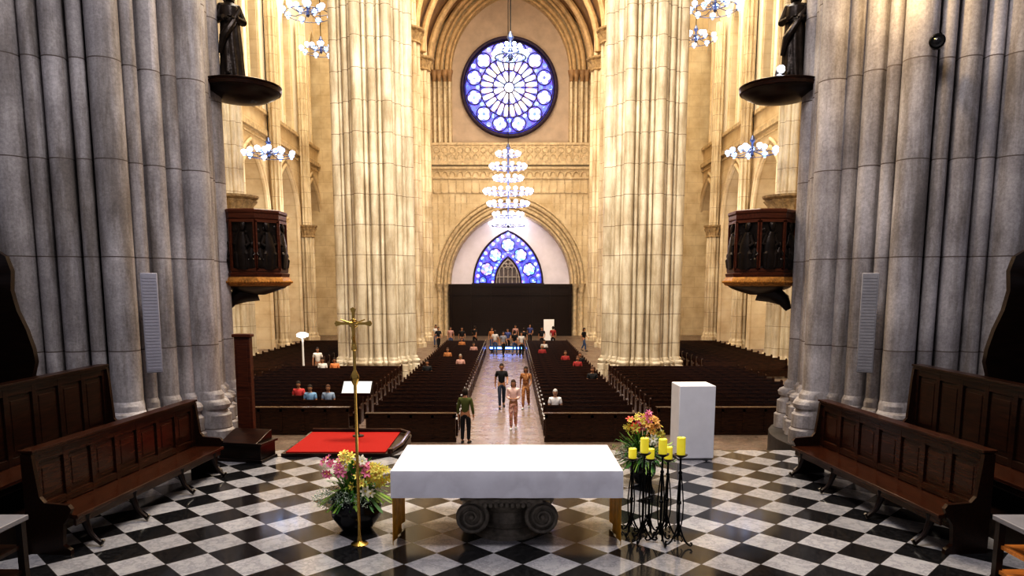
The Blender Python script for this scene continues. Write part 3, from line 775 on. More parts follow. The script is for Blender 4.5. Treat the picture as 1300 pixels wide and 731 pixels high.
# ------------------------------------------------------------------ flowers
def blossom_mesh(mat, cen):
    mb = MB()
    for k in range(6):
        a = 2*pi*k/6; R = Matrix.Rotation(a, 4, 'Z')
        pts = [Vector(p) for p in ((.008, 0, 0), (.035, -.022, .022), (.04, 0, .016), (.035, .022, .022), (.07, -.018, .034), (.075, 0, .03), (.07, .018, .034), (.092, 0, .026))]
        mb.add([R @ p for p in pts], [(0, 1, 2), (0, 2, 3), (1, 4, 5, 2), (2, 5, 6, 3), (4, 7, 5), (5, 7, 6)], 0)
    mb.sphere((0, 0, .02), .016, 1, 8, 5)
    return mb.mesh('blossom', [mat, cen])
BL = {k: blossom_mesh(m, c) for k, m, c in (('p', F_PINK, F_YEL), ('y', F_YEL, F_ORG), ('w', F_WHT, F_YEL), ('r', F_RED, F_YEL), ('o', F_ORG, F_YEL))}
def flowers(loc, label, zones, leafz, R, potR, potH, breath, seed):
    random.seed(seed)
    e = empty('flower_arrangement', label, 'flower arrangement', loc)
    mb = MB(); mb.lathe([(potR*.55, 0), (potR*.6, .02), (potR*.95, potH*.45), (potR, potH*.75), (potR*.92, potH), (potR*.98, potH+.02), (potR*.85, potH+.02), (potR*.8, potH-.06)], n=32)
    ob('pot', mb.mesh('pot', [POT]), e)
    mb = MB()
    for i in range(300):
        a = random.uniform(0, 2*pi); rr = R*random.uniform(.2, 1.0); zt = random.uniform(leafz[0], leafz[1])*(1-.35*(rr/R)**2)
        p0 = Vector((cos(a)*potR*.3, sin(a)*potR*.3, potH)); p3 = Vector((cos(a)*rr, sin(a)*rr*.8, max(zt, potH*.8)))
        mid = (p0+p3)/2+Vector((0, 0, .1)); w = random.uniform(.010, .026); s_ = Vector((-sin(a), cos(a), .2))*w
        end = p3+Vector((cos(a)*.05, sin(a)*.05, random.uniform(-.08, .05)))
        mb.add([p0, mid-s_, mid+s_, p3-s_, p3+s_, end], [(0, 1, 2), (1, 3, 4, 2), (3, 5, 4)], random.choice((0, 0, 1)))
    ob('foliage', mb.mesh('fol', [LEAF, LEAFL]), e)
    mb = MB()
    for (bx, by, bz, br, n_) in breath:
        for i in range(n_):
            v = Vector((random.gauss(0, 1), random.gauss(0, 1), random.gauss(0, 1))).normalized()*br*random.uniform(.4, 1)
            mb.sphere((bx+v.x, by+v.y, max(.1, bz+v.z*.75)), random.uniform(.005, .009), 0, 5, 3)
    o = ob('babys_breath', mb.mesh('br', [BREATH]), e); o['kind'] = 'stuff'
    for (k, cx, cy, cz, rr, n_) in zones:
        for i in range(n_):
            v = Vector((random.gauss(0, 1), random.gauss(0, 1)-.4, random.gauss(0, 1))).normalized()*rr*random.uniform(.5, 1)
            p = Vector((cx, cy, cz))+v
            d = Vector((v.x, v.y-.12, v.z+.08)).normalized()
            o = ob('blossom', BL[k], e, p); o.rotation_euler = d.to_track_quat('Z', 'Y').to_euler(); s_ = random.uniform(.55, .95); o.scale = (s_,)*3
    return e
flowers((-2.09, 9.3, 0), 'pink, yellow and white flowers with baby\'s breath in black pot', [('p', -.20, -.1, .88, .2, 14), ('p', .12, -.1, .84, .12, 7), ('y', .34, -.1, .82, .18, 22), ('w', .05, -.1, .92, .2, 7), ('w', .2, -.15, .62, .15, 4), ('y', -.1, -.1, .98, .14, 8), ('y', .1, -.15, .68, .14, 6)],
        (.3, 1.02), .54, .34, .42, [(-.38, -.1, .46, .2, 320), (-.1, -.25, .50, .17, 240), (.15, -.28, .48, .15, 120)], 3)
flowers((2.22, 11.6, 0), 'yellow, orange and pink flowers with baby\'s breath in black pot', [('y', -.14, 0, 1.02, .2, 18), ('r', -.2, 0, .96, .13, 5), ('o', .1, 0, .96, .22, 18), ('p', .0, 0, 1.06, .18, 9), ('w', .1, -.1, .84, .22, 9), ('y', .2, 0, .88, .16, 9)],
        (.3, .98), .56, .22, .34, [(-.3, -.1, .54, .2, 300), (.0, -.22, .46, .2, 300), (.3, -.1, .56, .16, 200)], 5)

# ------------------------------------------------------------------ candle stands
def stand_meshes(H):
    p = MB(); p.lathe([(.014, .12), (.014, H*.45), (.026, H*.46), (.026, H*.48), (.014, H*.49), (.014, H*.78), (.024, H*.79), (.024, H*.81), (.013, H*.82), (.013, H-.03)], n=10)
    for k in range(3):
        a = 2*pi*k/3+.5
        p.tube([(cos(a)*r, sin(a)*r, z) for r, z in ((.016, .16), (.045, H*.3), (.05, H*.45), (.035, H*.62), (.014, H*.78))], .008, 6)
    c = MB(); c.lathe([(.012, H-.05), (.03, H-.04), (.075, H-.015), (.085, H), (.078, H+.002), (.05, H-.008)], n=20)
    f = MB()
    f.tube([(r*.85, 0, z) for r, z in ((.0, .30), (.03, .22), (.07, .13), (.12, .06), (.17, .03), (.205, .025), (.225, .045), (.215, .068), (.195, .062))], .011, 8)
    f.tube([(r, 0, z) for r, z in ((.01, .16), (.04, .12), (.06, .08), (.05, .05), (.03, .06))], .007, 6)
    return p.mesh('pole', [IRON]), c.mesh('cup', [IRON]), f.mesh('foot', [IRON])
for (H, lst, ch) in ((1.18, [(1.70, 8.80), (1.92, 8.74), (2.14, 8.70)], .19), (1.04, [(1.60, 9.08), (1.83, 9.06), (2.06, 9.04)], .13)):
    pm, cm, fm = stand_meshes(H)
    for i, (x_, y_) in enumerate(lst):
        e = empty('candle_stand', 'tall' if H > 1.1 else 'shorter', 'candle stand', (x_, y_, 0), (0, 0, i*.7), 'iron candle stands')
        e['label'] = ('tall' if H > 1.1 else 'shorter')+' black wrought-iron candle stand with curled tripod feet'
        ob('pole', pm, e); ob('drip_cup', cm, e)
        for k in range(3): ob('foot', fm, e, (0, 0, 0), (0, 0, k*2*pi/3))
        hh = ch+(.03 if i == 2 else 0); mb = MB()
        mb.lathe([(.053, 0), (.054, hh*.5), (.053, hh-.005), (.046, hh), (.02, hh-.012)], n=20); mb.tube([(0, 0, hh-.02), (0, 0, hh+.015)], .003, 5, 1)
        c = thing(ob('candle', mb.mesh('candle', [WAX, IRON]), None, (x_, y_, H)), 'thick yellow wax candle standing on iron stand', 'candle', 'yellow candles')

# ------------------------------------------------------------------ white plinth, carpet dais, lectern, kneeler
e = empty('white_plinth', 'plain white rectangular plinth standing on checkered floor', 'plinth', (3.48, 13.35, 0), (0, 0, radians(2)))
mb = MB(); mb.box(-.34, .34, -.3, .3, .04, 1.42); ob('body', mb.mesh('p', [WHITE]), e, bevel=.012)
mb = MB(); mb.box(-.32, .32, -.28, .28, 0, .04); ob('foot', mb.mesh('p', [GREYP]), e)
e = empty('carpeted_dais', 'low wooden dais covered with bright red carpet', 'platform', (0, 0, 0))
mb = MB(); mb.prism([(-4.42, 13.35), (-2.3, 13.35), (-2.15, 13.9), (-2.15, 15.1), (-2.4, 15.4), (-4.42, 15.4)], lambda x, y, z: (x, y, z), 0.0, .06)
mb.box(-4.4, -2.2, 14, 15.35, NF, 0.0); ob('platform', mb.mesh('d', [WOOD]), e)
mb = MB(); mb.box(-4.35, -2.42, 13.42, 15.3, .06, .08); ob('carpet', mb.mesh('c', [CARPET]), e)
mb = MB(); mb.tube([(-2.32, 13.4, .10), (-2.2, 13.95, .11), (-2.2, 15.05, .11), (-2.42, 15.32, .11), (-4.35, 15.36, .11)], .045, 8)
mb.tube([(-2.32, 13.4, .06), (-2.32, 13.4, .15)], .055, 8); ob('rail', mb.mesh('r', [WOODR]), e)
e = empty('lectern', 'slim dark lectern holding a white page on the dais', 'lectern', (-3.25, 14.85, .08))
mb = MB(); mb.lathe([(.12, 0), (.12, .02), (.03, .04), (.02, .1), (.02, .98)], n=16); ob('pole', mb.mesh('p', [IRON]), e)
mt = Matrix.Translation((0, 0, 1.04)) @ Matrix.Rotation(radians(-50), 4, 'X')
mb = MB(); mb.box(-.32, .32, .0, .02, -.2, .2, 0, mt); mb.box(-.32, .32, -.05, 0, -.21, -.19, 0, mt); ob('desk', mb.mesh('d', [IRON]), e)
mb = MB(); mb.box(-.3, .3, -.012, -.001, -.18, .18, 0, mt); mb.box(-.002, .002, -.014, -.012, -.18, .18, 0, mt)
o = ob('page', mb.mesh('pg', [PAPER]), e)
e = empty('kneeling_bench', 'dark wooden kneeler with padded rest beside the pillar', 'kneeler', (-5.0, 13.15, 0), (0, 0, radians(-12)))
mb = MB(); mb.box(-.45, .42, -.22, .3, .06, .32); mb.box(-.5, .46, -.26, .34, .32, .37); mb.box(-.48, .45, -.24, .32, 0, .06); ob('base', mb.mesh('b', [WOODD]), e, bevel=.01)
mb = MB(); mb.prism([(-.26, .37), (.3, .37), (.3, .54), (.1, .49), (-.1, .41)], lambda y, z, x: (x, y, z), -.4, .36); ob('armrest', mb.mesh('a', [WOOD]), e, bevel=.01)
e = empty('pulpit_stair_panel', 'narrow reddish wooden stair screen below the pulpit', 'stair screen', (-5.2, 13.72, 0))
mb = MB(); mb.box(-.15, .15, -.04, .12, 0, 2.28); mb.box(-.18, .18, -.07, .15, 2.28, 2.34); mb.box(-.18, .18, -.07, .15, 0, .12); ob('body', mb.mesh('b', [WOODP]), e, bevel=.01)
for z_ in (.25, 1.3):
    mb = MB(); mb.box(-.1, .1, -.055, -.04, z_, z_+.85); ob('panel', mb.mesh('pn', [WOODP]), e, bevel=.006)

# ------------------------------------------------------------------ people
def skin(verts, edges, sub=1, roots=(0,)):
    bm = bmesh.new(); L = bm.verts.layers.skin.verify(); vv = []
    for i, (p, r) in enumerate(verts):
        v = bm.verts.new(p); v[L].radius = (r, r) if not isinstance(r, tuple) else r; v[L].use_root = i in roots; vv.append(v)
    for a, b_ in edges: bm.edges.new((vv[a], vv[b_]))
    me = bpy.data.meshes.new('sk'); bm.to_mesh(me); bm.free()
    o = bpy.data.objects.new('sk', me); COL.objects.link(o)
    m = o.modifiers.new('s', 'SKIN'); m.use_smooth_shade = True
    m = o.modifiers.new('u', 'SUBSURF'); m.levels = sub; m.render_levels = sub
    dg = bpy.context.evaluated_depsgraph_get(); dg.update()
    r = bpy.data.meshes.new_from_object(o.evaluated_get(dg)); bpy.data.objects.remove(o); return r
def joints(pose):
    J = dict(pel=(0, 0, .95), sp=(0, 0, 1.1), ch=(0, 0, 1.27), uc=(0, .01, 1.39), nb=(0, .01, 1.47), nk=(0, 0, 1.53), hd=(0, -.01, 1.58))
    for s_, g in (('l', -1), ('r', 1)):
        J['sh'+s_] = (g*.17, .01, 1.41); J['el'+s_] = (g*.235, .02, 1.14); J['wr'+s_] = (g*.25, -.04, .90); J['ha'+s_] = (g*.245, -.06, .82)
        J['hp'+s_] = (g*.09, 0, .90); J['kn'+s_] = (g*.10, -.02, .50); J['an'+s_] = (g*.10, .02, .09); J['to'+s_] = (g*.12, -.13, .035)
    if pose == 'walk':
        J['knl'] = (-.09, -.16, .53); J['anl'] = (-.09, -.20, .10); J['tol'] = (-.10, -.35, .05)
        J['knr'] = (.09, .05, .50); J['anr'] = (.10, .24, .15); J['tor'] = (.11, .13, .04)
        J['ell'] = (-.23, .10, 1.16); J['wrl'] = (-.24, .10, .93); J['hal'] = (-.235, .08, .85)
        J['elr'] = (.23, -.05, 1.15); J['wrr'] = (.2, -.22, 1.02); J['har'] = (.18, -.28, .98)
    if pose == 'hold':
        for s_, g in (('l', -1), ('r', 1)):
            J['el'+s_] = (g*.21, .0, 1.15); J['wr'+s_] = (g*.10, -.2, 1.10); J['ha'+s_] = (g*.045, -.24, 1.12)
        J['knl'] = (-.07, -.12, .52); J['anl'] = (-.07, -.12, .10); J['tol'] = (-.08, -.27, .04)
        J['knr'] = (.07, -.02, .5); J['anr'] = (.08, .14, .11); J['tor'] = (.09, .0, .035)
    if pose == 'sit':
        dz = -.36
        for k in ('pel', 'sp', 'ch', 'uc', 'nb', 'nk', 'hd'): J[k] = (J[k][0], J[k][1]-.02, J[k][2]+dz)
        for s_, g in (('l', -1), ('r', 1)):
            J['sh'+s_] = (g*.17, -.01, 1.41+dz); J['el'+s_] = (g*.22, -.06, 1.15+dz); J['wr'+s_] = (g*.12, -.24, 1.03+dz); J['ha'+s_] = (g*.08, -.31, 1.01+dz)
            J['hp'+s_] = (g*.09, -.04, .57); J['kn'+s_] = (g*.12, -.42, .54); J['an'+s_] = (g*.12, -.42, .09); J['to'+s_] = (g*.13, -.54, .035)
    return J
PM = {}
def person_meshes(pose, sleeves='short'):
    if (pose, sleeves) in PM: return PM[(pose, sleeves)]
    J = joints(pose)
    names = ['pel', 'sp', 'ch', 'uc', 'nb', 'nk', 'hd']; R = dict(pel=.115, sp=.108, ch=.13, uc=.115, nb=.060, nk=.052, hd=.055, sh=.060, el=.042, wr=.027, ha=.034, hp=.088, kn=.056, an=.036, to=.032)
    vs = [(J[k], R[k]) for k in names]; ed = [(i, i+1) for i in range(6)]
    for s_ in 'lr':
        p = 3
        for k in ('sh', 'el', 'wr', 'ha'): vs.append((J[k+s_], R[k])); ed.append((p, len(vs)-1)); p = len(vs)-1
        p = 0
        for k in ('hp', 'kn', 'an', 'to'): vs.append((J[k+s_], R[k])); ed.append((p, len(vs)-1)); p = len(vs)-1
    roots = [0]
    for s_, g in (('l', -1), ('r', 1)):
        h = Vector(J['ha'+s_]); d = (h-Vector(J['wr'+s_])).normalized(); side = Vector((0, 1, 0)); side = (side-d*side.dot(d)).normalized(); inn = Vector((-g, 0, 0))
        for f in range(4):
            b0 = h+side*(-.024+.016*f)+d*.015; ln = (.07, .08, .075, .058)[3-f]; i0 = len(vs); roots.append(i0)
            vs += [(b0, .010), (b0+d*ln*.55+inn*.004, .0085), (b0+d*ln+inn*.018, .007)]; ed += [(i0, i0+1), (i0+1, i0+2)]
        b0 = h-side*.022-d*.02; i0 = len(vs); roots.append(i0)
        vs += [(b0, .011), (b0-side*.025+d*.02, .010), (b0-side*.035+d*.045+inn*.01, .008)]; ed += [(i0, i0+1), (i0+1, i0+2)]
    body = skin(vs, ed, 1, tuple(roots))
    hc = Vector(J['hd'])+Vector((0, -.012, .055))
    mb = MB(); mb.v = [tuple(v.co) for v in body.vertices]; mb.f = [list(p.vertices) for p in body.polygons]; mb.m = [0]*len(mb.f)
    mb.sphere(hc, .1, 0, 14, 10, (.78, .95, 1.15)); mb.sphere(hc+Vector((0, -.03, -.06)), .055, 0, 10, 6, (.9, .9, .8))
    mb.sphere(hc+Vector((0, -.098, -.008)), .016, 0, 8, 5, (.8, 1.1, 1.5))
    for g in (-1, 1):
        mb.sphere(hc+Vector((g*.078, .005, -.005)), .022, 0, 8, 5, (.4, .8, 1.2)); mb.sphere(hc+Vector((g*.03, -.083, .012)), .010, 1, 8, 5)
    mb.sphere(hc+Vector((0, -.085, -.052)), .018, 2, 8, 5, (1.1, .5, .35))
    bm_ = mb.mesh('person_body', [None, None, None], ang=60)
    tk = ['pel', 'sp', 'ch', 'uc', 'nb']; tv = [(J[k], R[k]+(.022 if k != 'nb' else .010)) for k in tk]; te = [(i, i+1) for i in range(4)]
    for s_ in 'lr':
        tv.append((J['sh'+s_], .076)); te.append((3, len(tv)-1)); a = Vector(J['sh'+s_]); b_ = Vector(J['el'+s_])
        if sleeves == 'short':
            tv.append((a.lerp(b_, .75), .060)); te.append((len(tv)-2, len(tv)-1))
        else:
            tv.append((b_, .054)); te.append((len(tv)-2, len(tv)-1)); w_ = Vector(J['wr'+s_])
            tv.append((b_.lerp(w_, .85), .044)); te.append((len(tv)-2, len(tv)-1))
    top = skin(tv, te, 1)
    bv = [(Vector(J['pel'])+Vector((0, 0, .05)), .128), (J['pel'], .132)]; be = [(0, 1)]
    for s_ in 'lr':
        bv.append((J['hp'+s_], .102)); be.append((1, len(bv)-1)); bv.append((J['kn'+s_], .072)); be.append((len(bv)-2, len(bv)-1))
        an = Vector(J['an'+s_])+Vector((0, 0, .02)); bv.append((an, .056)); be.append((len(bv)-2, len(bv)-1))
    bot = skin(bv, be, 1)
    sh = MB()
    for s_ in 'lr':
        a = Vector(J['an'+s_]); t = Vector(J['to'+s_]); sh.tube([a+Vector((0, .04, -.045)), a.lerp(t, .5)+Vector((0, 0, -.02)), t+Vector((0, -.01, 0)), t+Vector((0, -.05, 0))], [.036, .045, .042, .02], 10)
    shm = sh.mesh('shoes', [None])
    res = {'body': bm_, 'top': top, 'bottom': bot, 'shoes': shm}
    for kind in ('short', 'long'):
        hm = MB(); n_, m_ = 16, 10; vs = []
        for k in range(m_+1):
            th = pi*k/m_
            for i in range(n_):
                a = 2*pi*i/n_; r = .112
                x, y, z = r*sin(th)*cos(a)*.80, r*sin(th)*sin(a)*.98, r*cos(th)*1.12
                lim = .035 if y < -.02 else (-.05 if kind == 'short' else -.22)
                if z < lim and y < -.02: y = -.02 if abs(x) > .05 else 0
                if y < -.02: z = max(z, lim)
                elif kind == 'long' and z < -.02: z = z*2.0; x *= 1.1; y = max(y, .01)+.02
                vs.append((hc.x+x, hc.y+.012+y, hc.z+.012+z))
        fs = [(k*n_+i, k*n_+(i+1) % n_, (k+1)*n_+(i+1) % n_, (k+1)*n_+i) for k in range(m_) for i in range(n_)]
        hm.add(vs, fs); res['hair_'+kind] = hm.mesh('hair', [None], ang=80)
    for k in ('top', 'bottom'):
        me = res[k]; me.materials.clear(); me.materials.append(None)
    PM[(pose, sleeves)] = res; return res
CM = {}
def cm(c, rough=.8):
    if not isinstance(c, tuple): return c
    k = tuple(c)
    if k not in CM: CM[k] = M('fabric_%d' % len(CM), c, rough, 0, .15, 12)
    return CM[k]
EYE = M('eye_dark', (.02, .015, .012), .3); LIP = M('lip', (.45, .16, .13), .5)
def setm(o, ms):
    for i, m in enumerate(ms):
        o.material_slots[i].link = 'OBJECT'; o.material_slots[i].material = m
def person(pose, loc, rz, label, top, bot, skinc=(.46, .25, .15), hair=(.03, .02, .015), hk='short', shoes=(.04, .04, .04), sc=1., group=None, sl='short'):
    r = person_meshes(pose, sl)
    sk = cm(skinc, .5)
    o = ob('person', r['body'], None, loc, (0, 0, rz)); o.scale = (sc,)*3; setm(o, [sk, EYE, LIP])
    thing(o, label, 'person', group)
    for nm, k, c in (('shirt', 'top', top), ('trousers', 'bottom', bot), ('shoes', 'shoes', shoes), ('hair', 'hair_'+hk, hair)):
        if c is None: continue
        p = ob(nm, r[k], o); setm(p, [cm(c)])
    return o
BLK = (.015, .015, .018); JEAN = (.06, .10, .2)
person('stand', (-1.42, 22.0, NF), radians(170), 'person in olive green top and black trousers standing by pews', (.09, .11, .03), BLK, hk='short', sc=1.0, sl='long')
person('walk', (-.36, 28.4, NF), radians(6), 'person in black shirt and dark jeans walking along the aisle', BLK, (.03, .04, .07), sc=1.04)
person('hold', (.10, 24.2, NF), radians(-4), 'person in pale pink top and floral trousers walking, hands together', (.80, .58, .54), FLORAL, (.45, .25, .16), (.05, .025, .015), 'long', (.8, .8, .8), .99, None, 'long')
person('walk', (.62, 28.3, NF), radians(-8), 'person in tan patterned outfit walking along the aisle', TANPAT, TANPAT, (.36, .19, .11), (.03, .02, .015), 'long', (.6, .6, .6), .98)
person('sit', (1.55, 24.32, NF), 0, 'grey-haired person in white shirt seated in pew', (.75, .75, .78), (.1, .1, .14), (.5, .31, .22), (.5, .5, .5))
person('sit', (-7.25, 25.4, NF), 0, 'person in light blue shirt seated in pew', (.25, .42, .62), JEAN)
person('sit', (-6.6, 25.4, NF), .1, 'person in grey blue shirt seated in pew', (.3, .38, .5), BLK, hair=(.1, .05, .03))
person('sit', (-7.95, 26.35, NF), 0, 'person in red shirt seated in pew', (.6, .08, .08), BLK)
person('sit', (-9.3, 34.9, NF), 0, 'person in white shirt seated in pew', (.8, .78, .75), JEAN)
person('sit', (-8.7, 34.9, NF), 0, 'person in orange shirt seated in pew', (.75, .3, .12), JEAN, hk='long')
person('stand', (-10.0, 36.6, NF), .3, 'person in white shirt standing behind the pews', (.8, .75, .7), (.3, .2, .15))
cols = [(.32, .04, .04), (.65, .62, .6), (.08, .1, .25), (.45, .2, .08), BLK, (.08, .2, .14), (.3, .3, .34), (.5, .3, .26)]
names = ['dark red', 'white', 'navy', 'orange', 'black', 'green', 'grey', 'pink']
random.seed(11)
for (x_, row) in ((-2.6, 14), (-3.6, 18), (-2.3, 22), (-4.0, 11), (3.4, 13), (3.0, 16), (3.7, 15), (2.2, 24), (-3.3, 26), (1.9, 20), (3.6, 8)):
    i = random.randrange(8)
    if x_ in (3.4, 3.0): i = 0
    if x_ == 3.7 or x_ == 3.6 or x_ == -4.0: i = 4
    person('sit', (x_, 23.1+.95*row+.27, NF), 0, 'person in %s shirt seated in pew' % names[i], cols[i], BLK, hk=random.choice(('short', 'long')), hair=random.choice(((.03, .02, .015), (.3, .25, .2), (.1, .05, .03))), group='seated worshippers')
for (x_, y_, i, rz) in ((.75, 48.5, 1, .2), (.3, 50, 4, 2.8), (-.5, 49, 6, .4), (-1.1, 50.5, 1, 3.0), (-.2, 52.5, 2, 0), (1.0, 53, 4, 3.3), (-1.4, 53.5, 3, 0), (-5.5, 54, 4, .5), (-4.6, 54.5, 7, 0), (-3.7, 54, 4, .3), (-2.8, 55.5, 4, 2.5), (2.4, 54.2, 4, 0), (3.3, 55, 0, 3), (-6.0, 57, 1, 0), (.4, 57, 7, 0), (1.6, 58, 2, 0), (5.5, 53, 4, 1)):
    person('stand' if i % 2 else 'walk', (x_, y_, NF), rz, 'person in %s shirt standing near the entrance' % names[i], cols[i], random.choice((BLK, JEAN)), hk=random.choice(('short', 'long')), group='visitors near the entrance')

# entrance furniture
e = empty('sign_board', 'white upright notice board standing near the entrance', 'sign', (3.3, 61, NF))
mb = MB(); mb.box(-.45, .45, -.05, .05, .1, 2.0); ob('board', mb.mesh('b', [PAPER]), e, bevel=.01); mb = MB(); mb.box(-.5, .5, -.25, .25, 0, .1); ob('foot', mb.mesh('f', [GREYP]), e)
e = empty('floor_lamp', 'white standing lamp with bright head beside pews', 'lamp', (-10.75, 36.6, NF))
mb = MB(); mb.lathe([(.22, 0), (.22, .05), (.06, .08), (.05, 2.2), (.06, 2.25)], n=16); ob('pole', mb.mesh('p', [PAPER]), e)
mb = MB(); mb.lathe([(.08, 2.25), (.28, 2.32), (.3, 2.42), (.2, 2.5), (.05, 2.52)], n=16); ob('lamp_head', mb.mesh('h', [SPOTW]), e)
e = empty('blue_light_bar', 'low stand with glowing blue light strip across aisle', 'light', (-.3, 51.6, NF))
mb = MB(); mb.box(-1.2, 1.2, -.02, .02, .3, .45); ob('light_strip', mb.mesh('l', [BLUEL]), e)
mb = MB(); mb.box(-1.25, 1.25, .02, .12, .22, .52); mb.box(-1.1, -1.0, -.1, .2, 0, .22); mb.box(1, 1.1, -.1, .2, 0, .22); ob('frame', mb.mesh('f', [IRON]), e)

# ------------------------------------------------------------------ pulpits, canopies, statues
def statue_mesh(mat):
    mb = MB()
    b_ = person_meshes('hold')['body']
    mb.v = [tuple(v.co) for v in b_.vertices]; mb.f = [list(p.vertices) for p in b_.polygons]; mb.m = [0]*len(mb.f)
    mb.lathe([(.24, .0), (.235, .1), (.22, .5), (.20, .9), (.19, 1.1), (.21, 1.25), (.2, 1.38), (.09, 1.47), (.06, 1.5)], n=60, sy=.8, fn=lambda r, z, a: r*(1+.09*sin(a*9+z*2.5+sin(z*3))*max(.1, 1.4-z)))
    for g in (-1, 1): mb.tube([(g*.15, 0, 1.4), (g*.25, .0, 1.12), (g*.12, -.2, 1.12)], [.08, .09, .06], 10)
    mb.tube([(.2, -.05, 1.35), (.05, -.2, 1.05), (-.15, -.2, .75), (-.22, -.1, .45)], [.05, .07, .08, .04], 10)
    mb.lathe([(.11, 1.50), (.125, 1.6), (.10, 1.72), (.03, 1.76)], n=16, cy=.03)
    mb.lathe([(.28, -.1), (.28, 0)], n=16)
    return mb.mesh('statue', [mat])
STAT = statue_mesh(BRONZE)
def relief_mesh(seed):
    r_ = random.Random(seed); mb = MB(); s_ = 1 if seed % 2 else -1
    mb.box(-.27, .27, 0, .02, 0, 1.0)
    def fig(cx, z0, k):
        mb.tube([(cx, -.04, z0), (cx+.01*s_, -.09, z0+.22*k), (cx-.02*s_, -.10, z0+.36*k), (cx, -.07, z0+.52*k), (cx+.02*s_, -.06, z0+.66*k)], [.13*k, .14*k, .12*k, .10*k, .05*k], 12)
        mb.sphere((cx+.03*s_, -.08, z0+.76*k), .065*k, 0, 10, 8, (.85, .95, 1.2))
        mb.sphere((cx+.03*s_, -.055, z0+.79*k), .075*k, 0, 10, 6, (.95, .8, 1.0))
        for g in (-1, 1):
            mb.tube([(cx+g*.08*k, -.07, z0+.60*k), (cx+g*.15*k, -.09, z0+.45*k), (cx+g*.06*k+.03*s_, -.15, z0+.40*k)], [.045*k, .04*k, .03*k], 8)
            mb.tube([(cx+g*.06*k, -.12, z0+.30*k), (cx+g*.10*k, -.17, z0+.26*k), (cx+g*.09*k, -.13, z0+.02)], [.06*k, .065*k, .05*k], 8)
        for q in range(7):
            xx = cx+(-.12+.04*q)*k; mb.tube([(xx*.9, -.12, z0+.34*k), (xx+.02*sin(q), -.155, z0+.2*k), (xx+.02*s_, -.12, z0)], [.012, .018, .016], 6)
    fig(-.03*s_, .03, 1.12); fig(.17*s_, .05, .6)
    mb.tube([(-.24, -.02, .02), (-.1, -.06, .05), (.1, -.06, .04), (.25, -.02, .03)], .05, 8)
    for q in range(9): mb.sphere((r_.uniform(-.22, .22), -.01, r_.uniform(.2, .92)), r_.uniform(.03, .05), 0, 7, 5)
    for v in ((-.28, -.24), (.24, .28)): mb.box(v[0], v[1], -.10, .02, 0, 1.0, 1)
    mb.box(-.28, .28, -.10, .02, -.03, .03, 1); mb.box(-.28, .28, -.10, .02, .97, 1.03, 1)
    return mb.mesh('relief', [BRONZE, WOODP])
RELS = [relief_mesh(1), relief_mesh(2), relief_mesh(3)]
for sg in (-1, 1):
    px, py = (-5.97, 16.75) if sg < 0 else (5.83, 16.75)
    e = empty('pulpit', 'octagonal carved wooden pulpit with bronze relief figures on pillar', 'pulpit', (px, py, 3.2), group='pulpits')
    e.scale = (1.0, 1.0, 1.05)
    a8 = [radians(22.5+45*k) for k in range(8)]
    def octo(mb, prof, mi=0): mb.lathe(prof, n=8, mi=mi, mat=Matrix.Rotation(radians(22.5), 4, 'Z'))
    mb = MB(); octo(mb, [(.70, .28), (.70, 1.46)]); ob('body', mb.mesh('b', [WOODD], smooth=False), e)
    mb = MB(); octo(mb, [(.73, 1.46), (.75, 1.49), (.75, 1.58), (.77, 1.61), (.77, 1.66), (.74, 1.68), (.6, 1.68)]); octo(mb, [(.76, .24), (.78, .32), (.74, .34), (.74, .38)])
    ob('cornice', mb.mesh('c', [WOODP], smooth=False), e)
    mb = MB(); octo(mb, [(.68, .04), (.78, .07), (.82, .13), (.80, .2), (.76, .25)])
    for k in range(72):
        a = 2*pi*k/72; rr = .825/cos(((a+radians(22.5)) % radians(45))-radians(22.5))*.93; mb.sphere((rr*cos(a), rr*sin(a), .14), .03, 0, 6, 4)
    ob('beaded_base', mb.mesh('g', [GOLDW]), e)
    mb = MB(); octo(mb, [(.2, -.14), (.34, -.10), (.5, -.05), (.64, -.0), (.70, .04)])
    mb.tube([(0, 0, -.02), (sg*.3, -.1, -.12), (sg*.5, -.25, -.26), (sg*.6, -.3, -.46)], [.26, .2, .14, .07], 10)
    ob('bracket', mb.mesh('k', [WOODD]), e)
    for k in range(8):
        ang = k*pi/4
        if cos(ang)*sg > .8: continue
        o = ob('relief_panel', RELS[k % 3], e, (.648*cos(ang), .648*sin(ang), .40), (0, 0, ang+pi/2)); o.scale = (.98, .5, 1.03)
    cx_ = sg*6.02
    e = empty('pulpit_canopy', 'round dark wooden sounding board above the pulpit', 'canopy', (cx_, 16.5, 7.2), group='pulpit canopies')
    mb = MB(); mb.lathe([(.05, .10), (.30, .12), (.58, .18), (.78, .28), (.84, .34)], n=48); ob('dish', mb.mesh('d', [WOODD]), e)
    mb = MB(); mb.lathe([(.82, .33), (.87, .34), (.89, .40), (.86, .42), (.89, .46), (.84, .48), (.2, .5)], n=48); ob('rim', mb.mesh('r', [WOOD]), e)
    o = thing(ob('statue', STAT, None, (-6.15 if sg < 0 else 6.24, 16.42, 7.80), (0, 0, -sg*.4)), 'dark bronze robed saint statue standing on the pulpit canopy', 'statue', 'bronze statues')
    o.scale = (1.05, 1.05, 1.08)
e = empty('spotlight', 'small lit white spotlight resting on pulpit canopy', 'spotlight', (5.78, 15.98, 7.70))
mb = MB(); mb.lathe([(.06, -.1), (.09, .05), (.1, .1)], n=16, mat=Matrix.Rotation(radians(70), 4, 'X'), cz=.12); ob('housing', mb.mesh('h', [GREYP]), e)
mb = MB(); mb.sphere((0, -.1, .15), .085); mb.box(-.05, .05, -.05, .05, 0, .03); ob('bulb', mb.mesh('b', [SPOTW]), e)
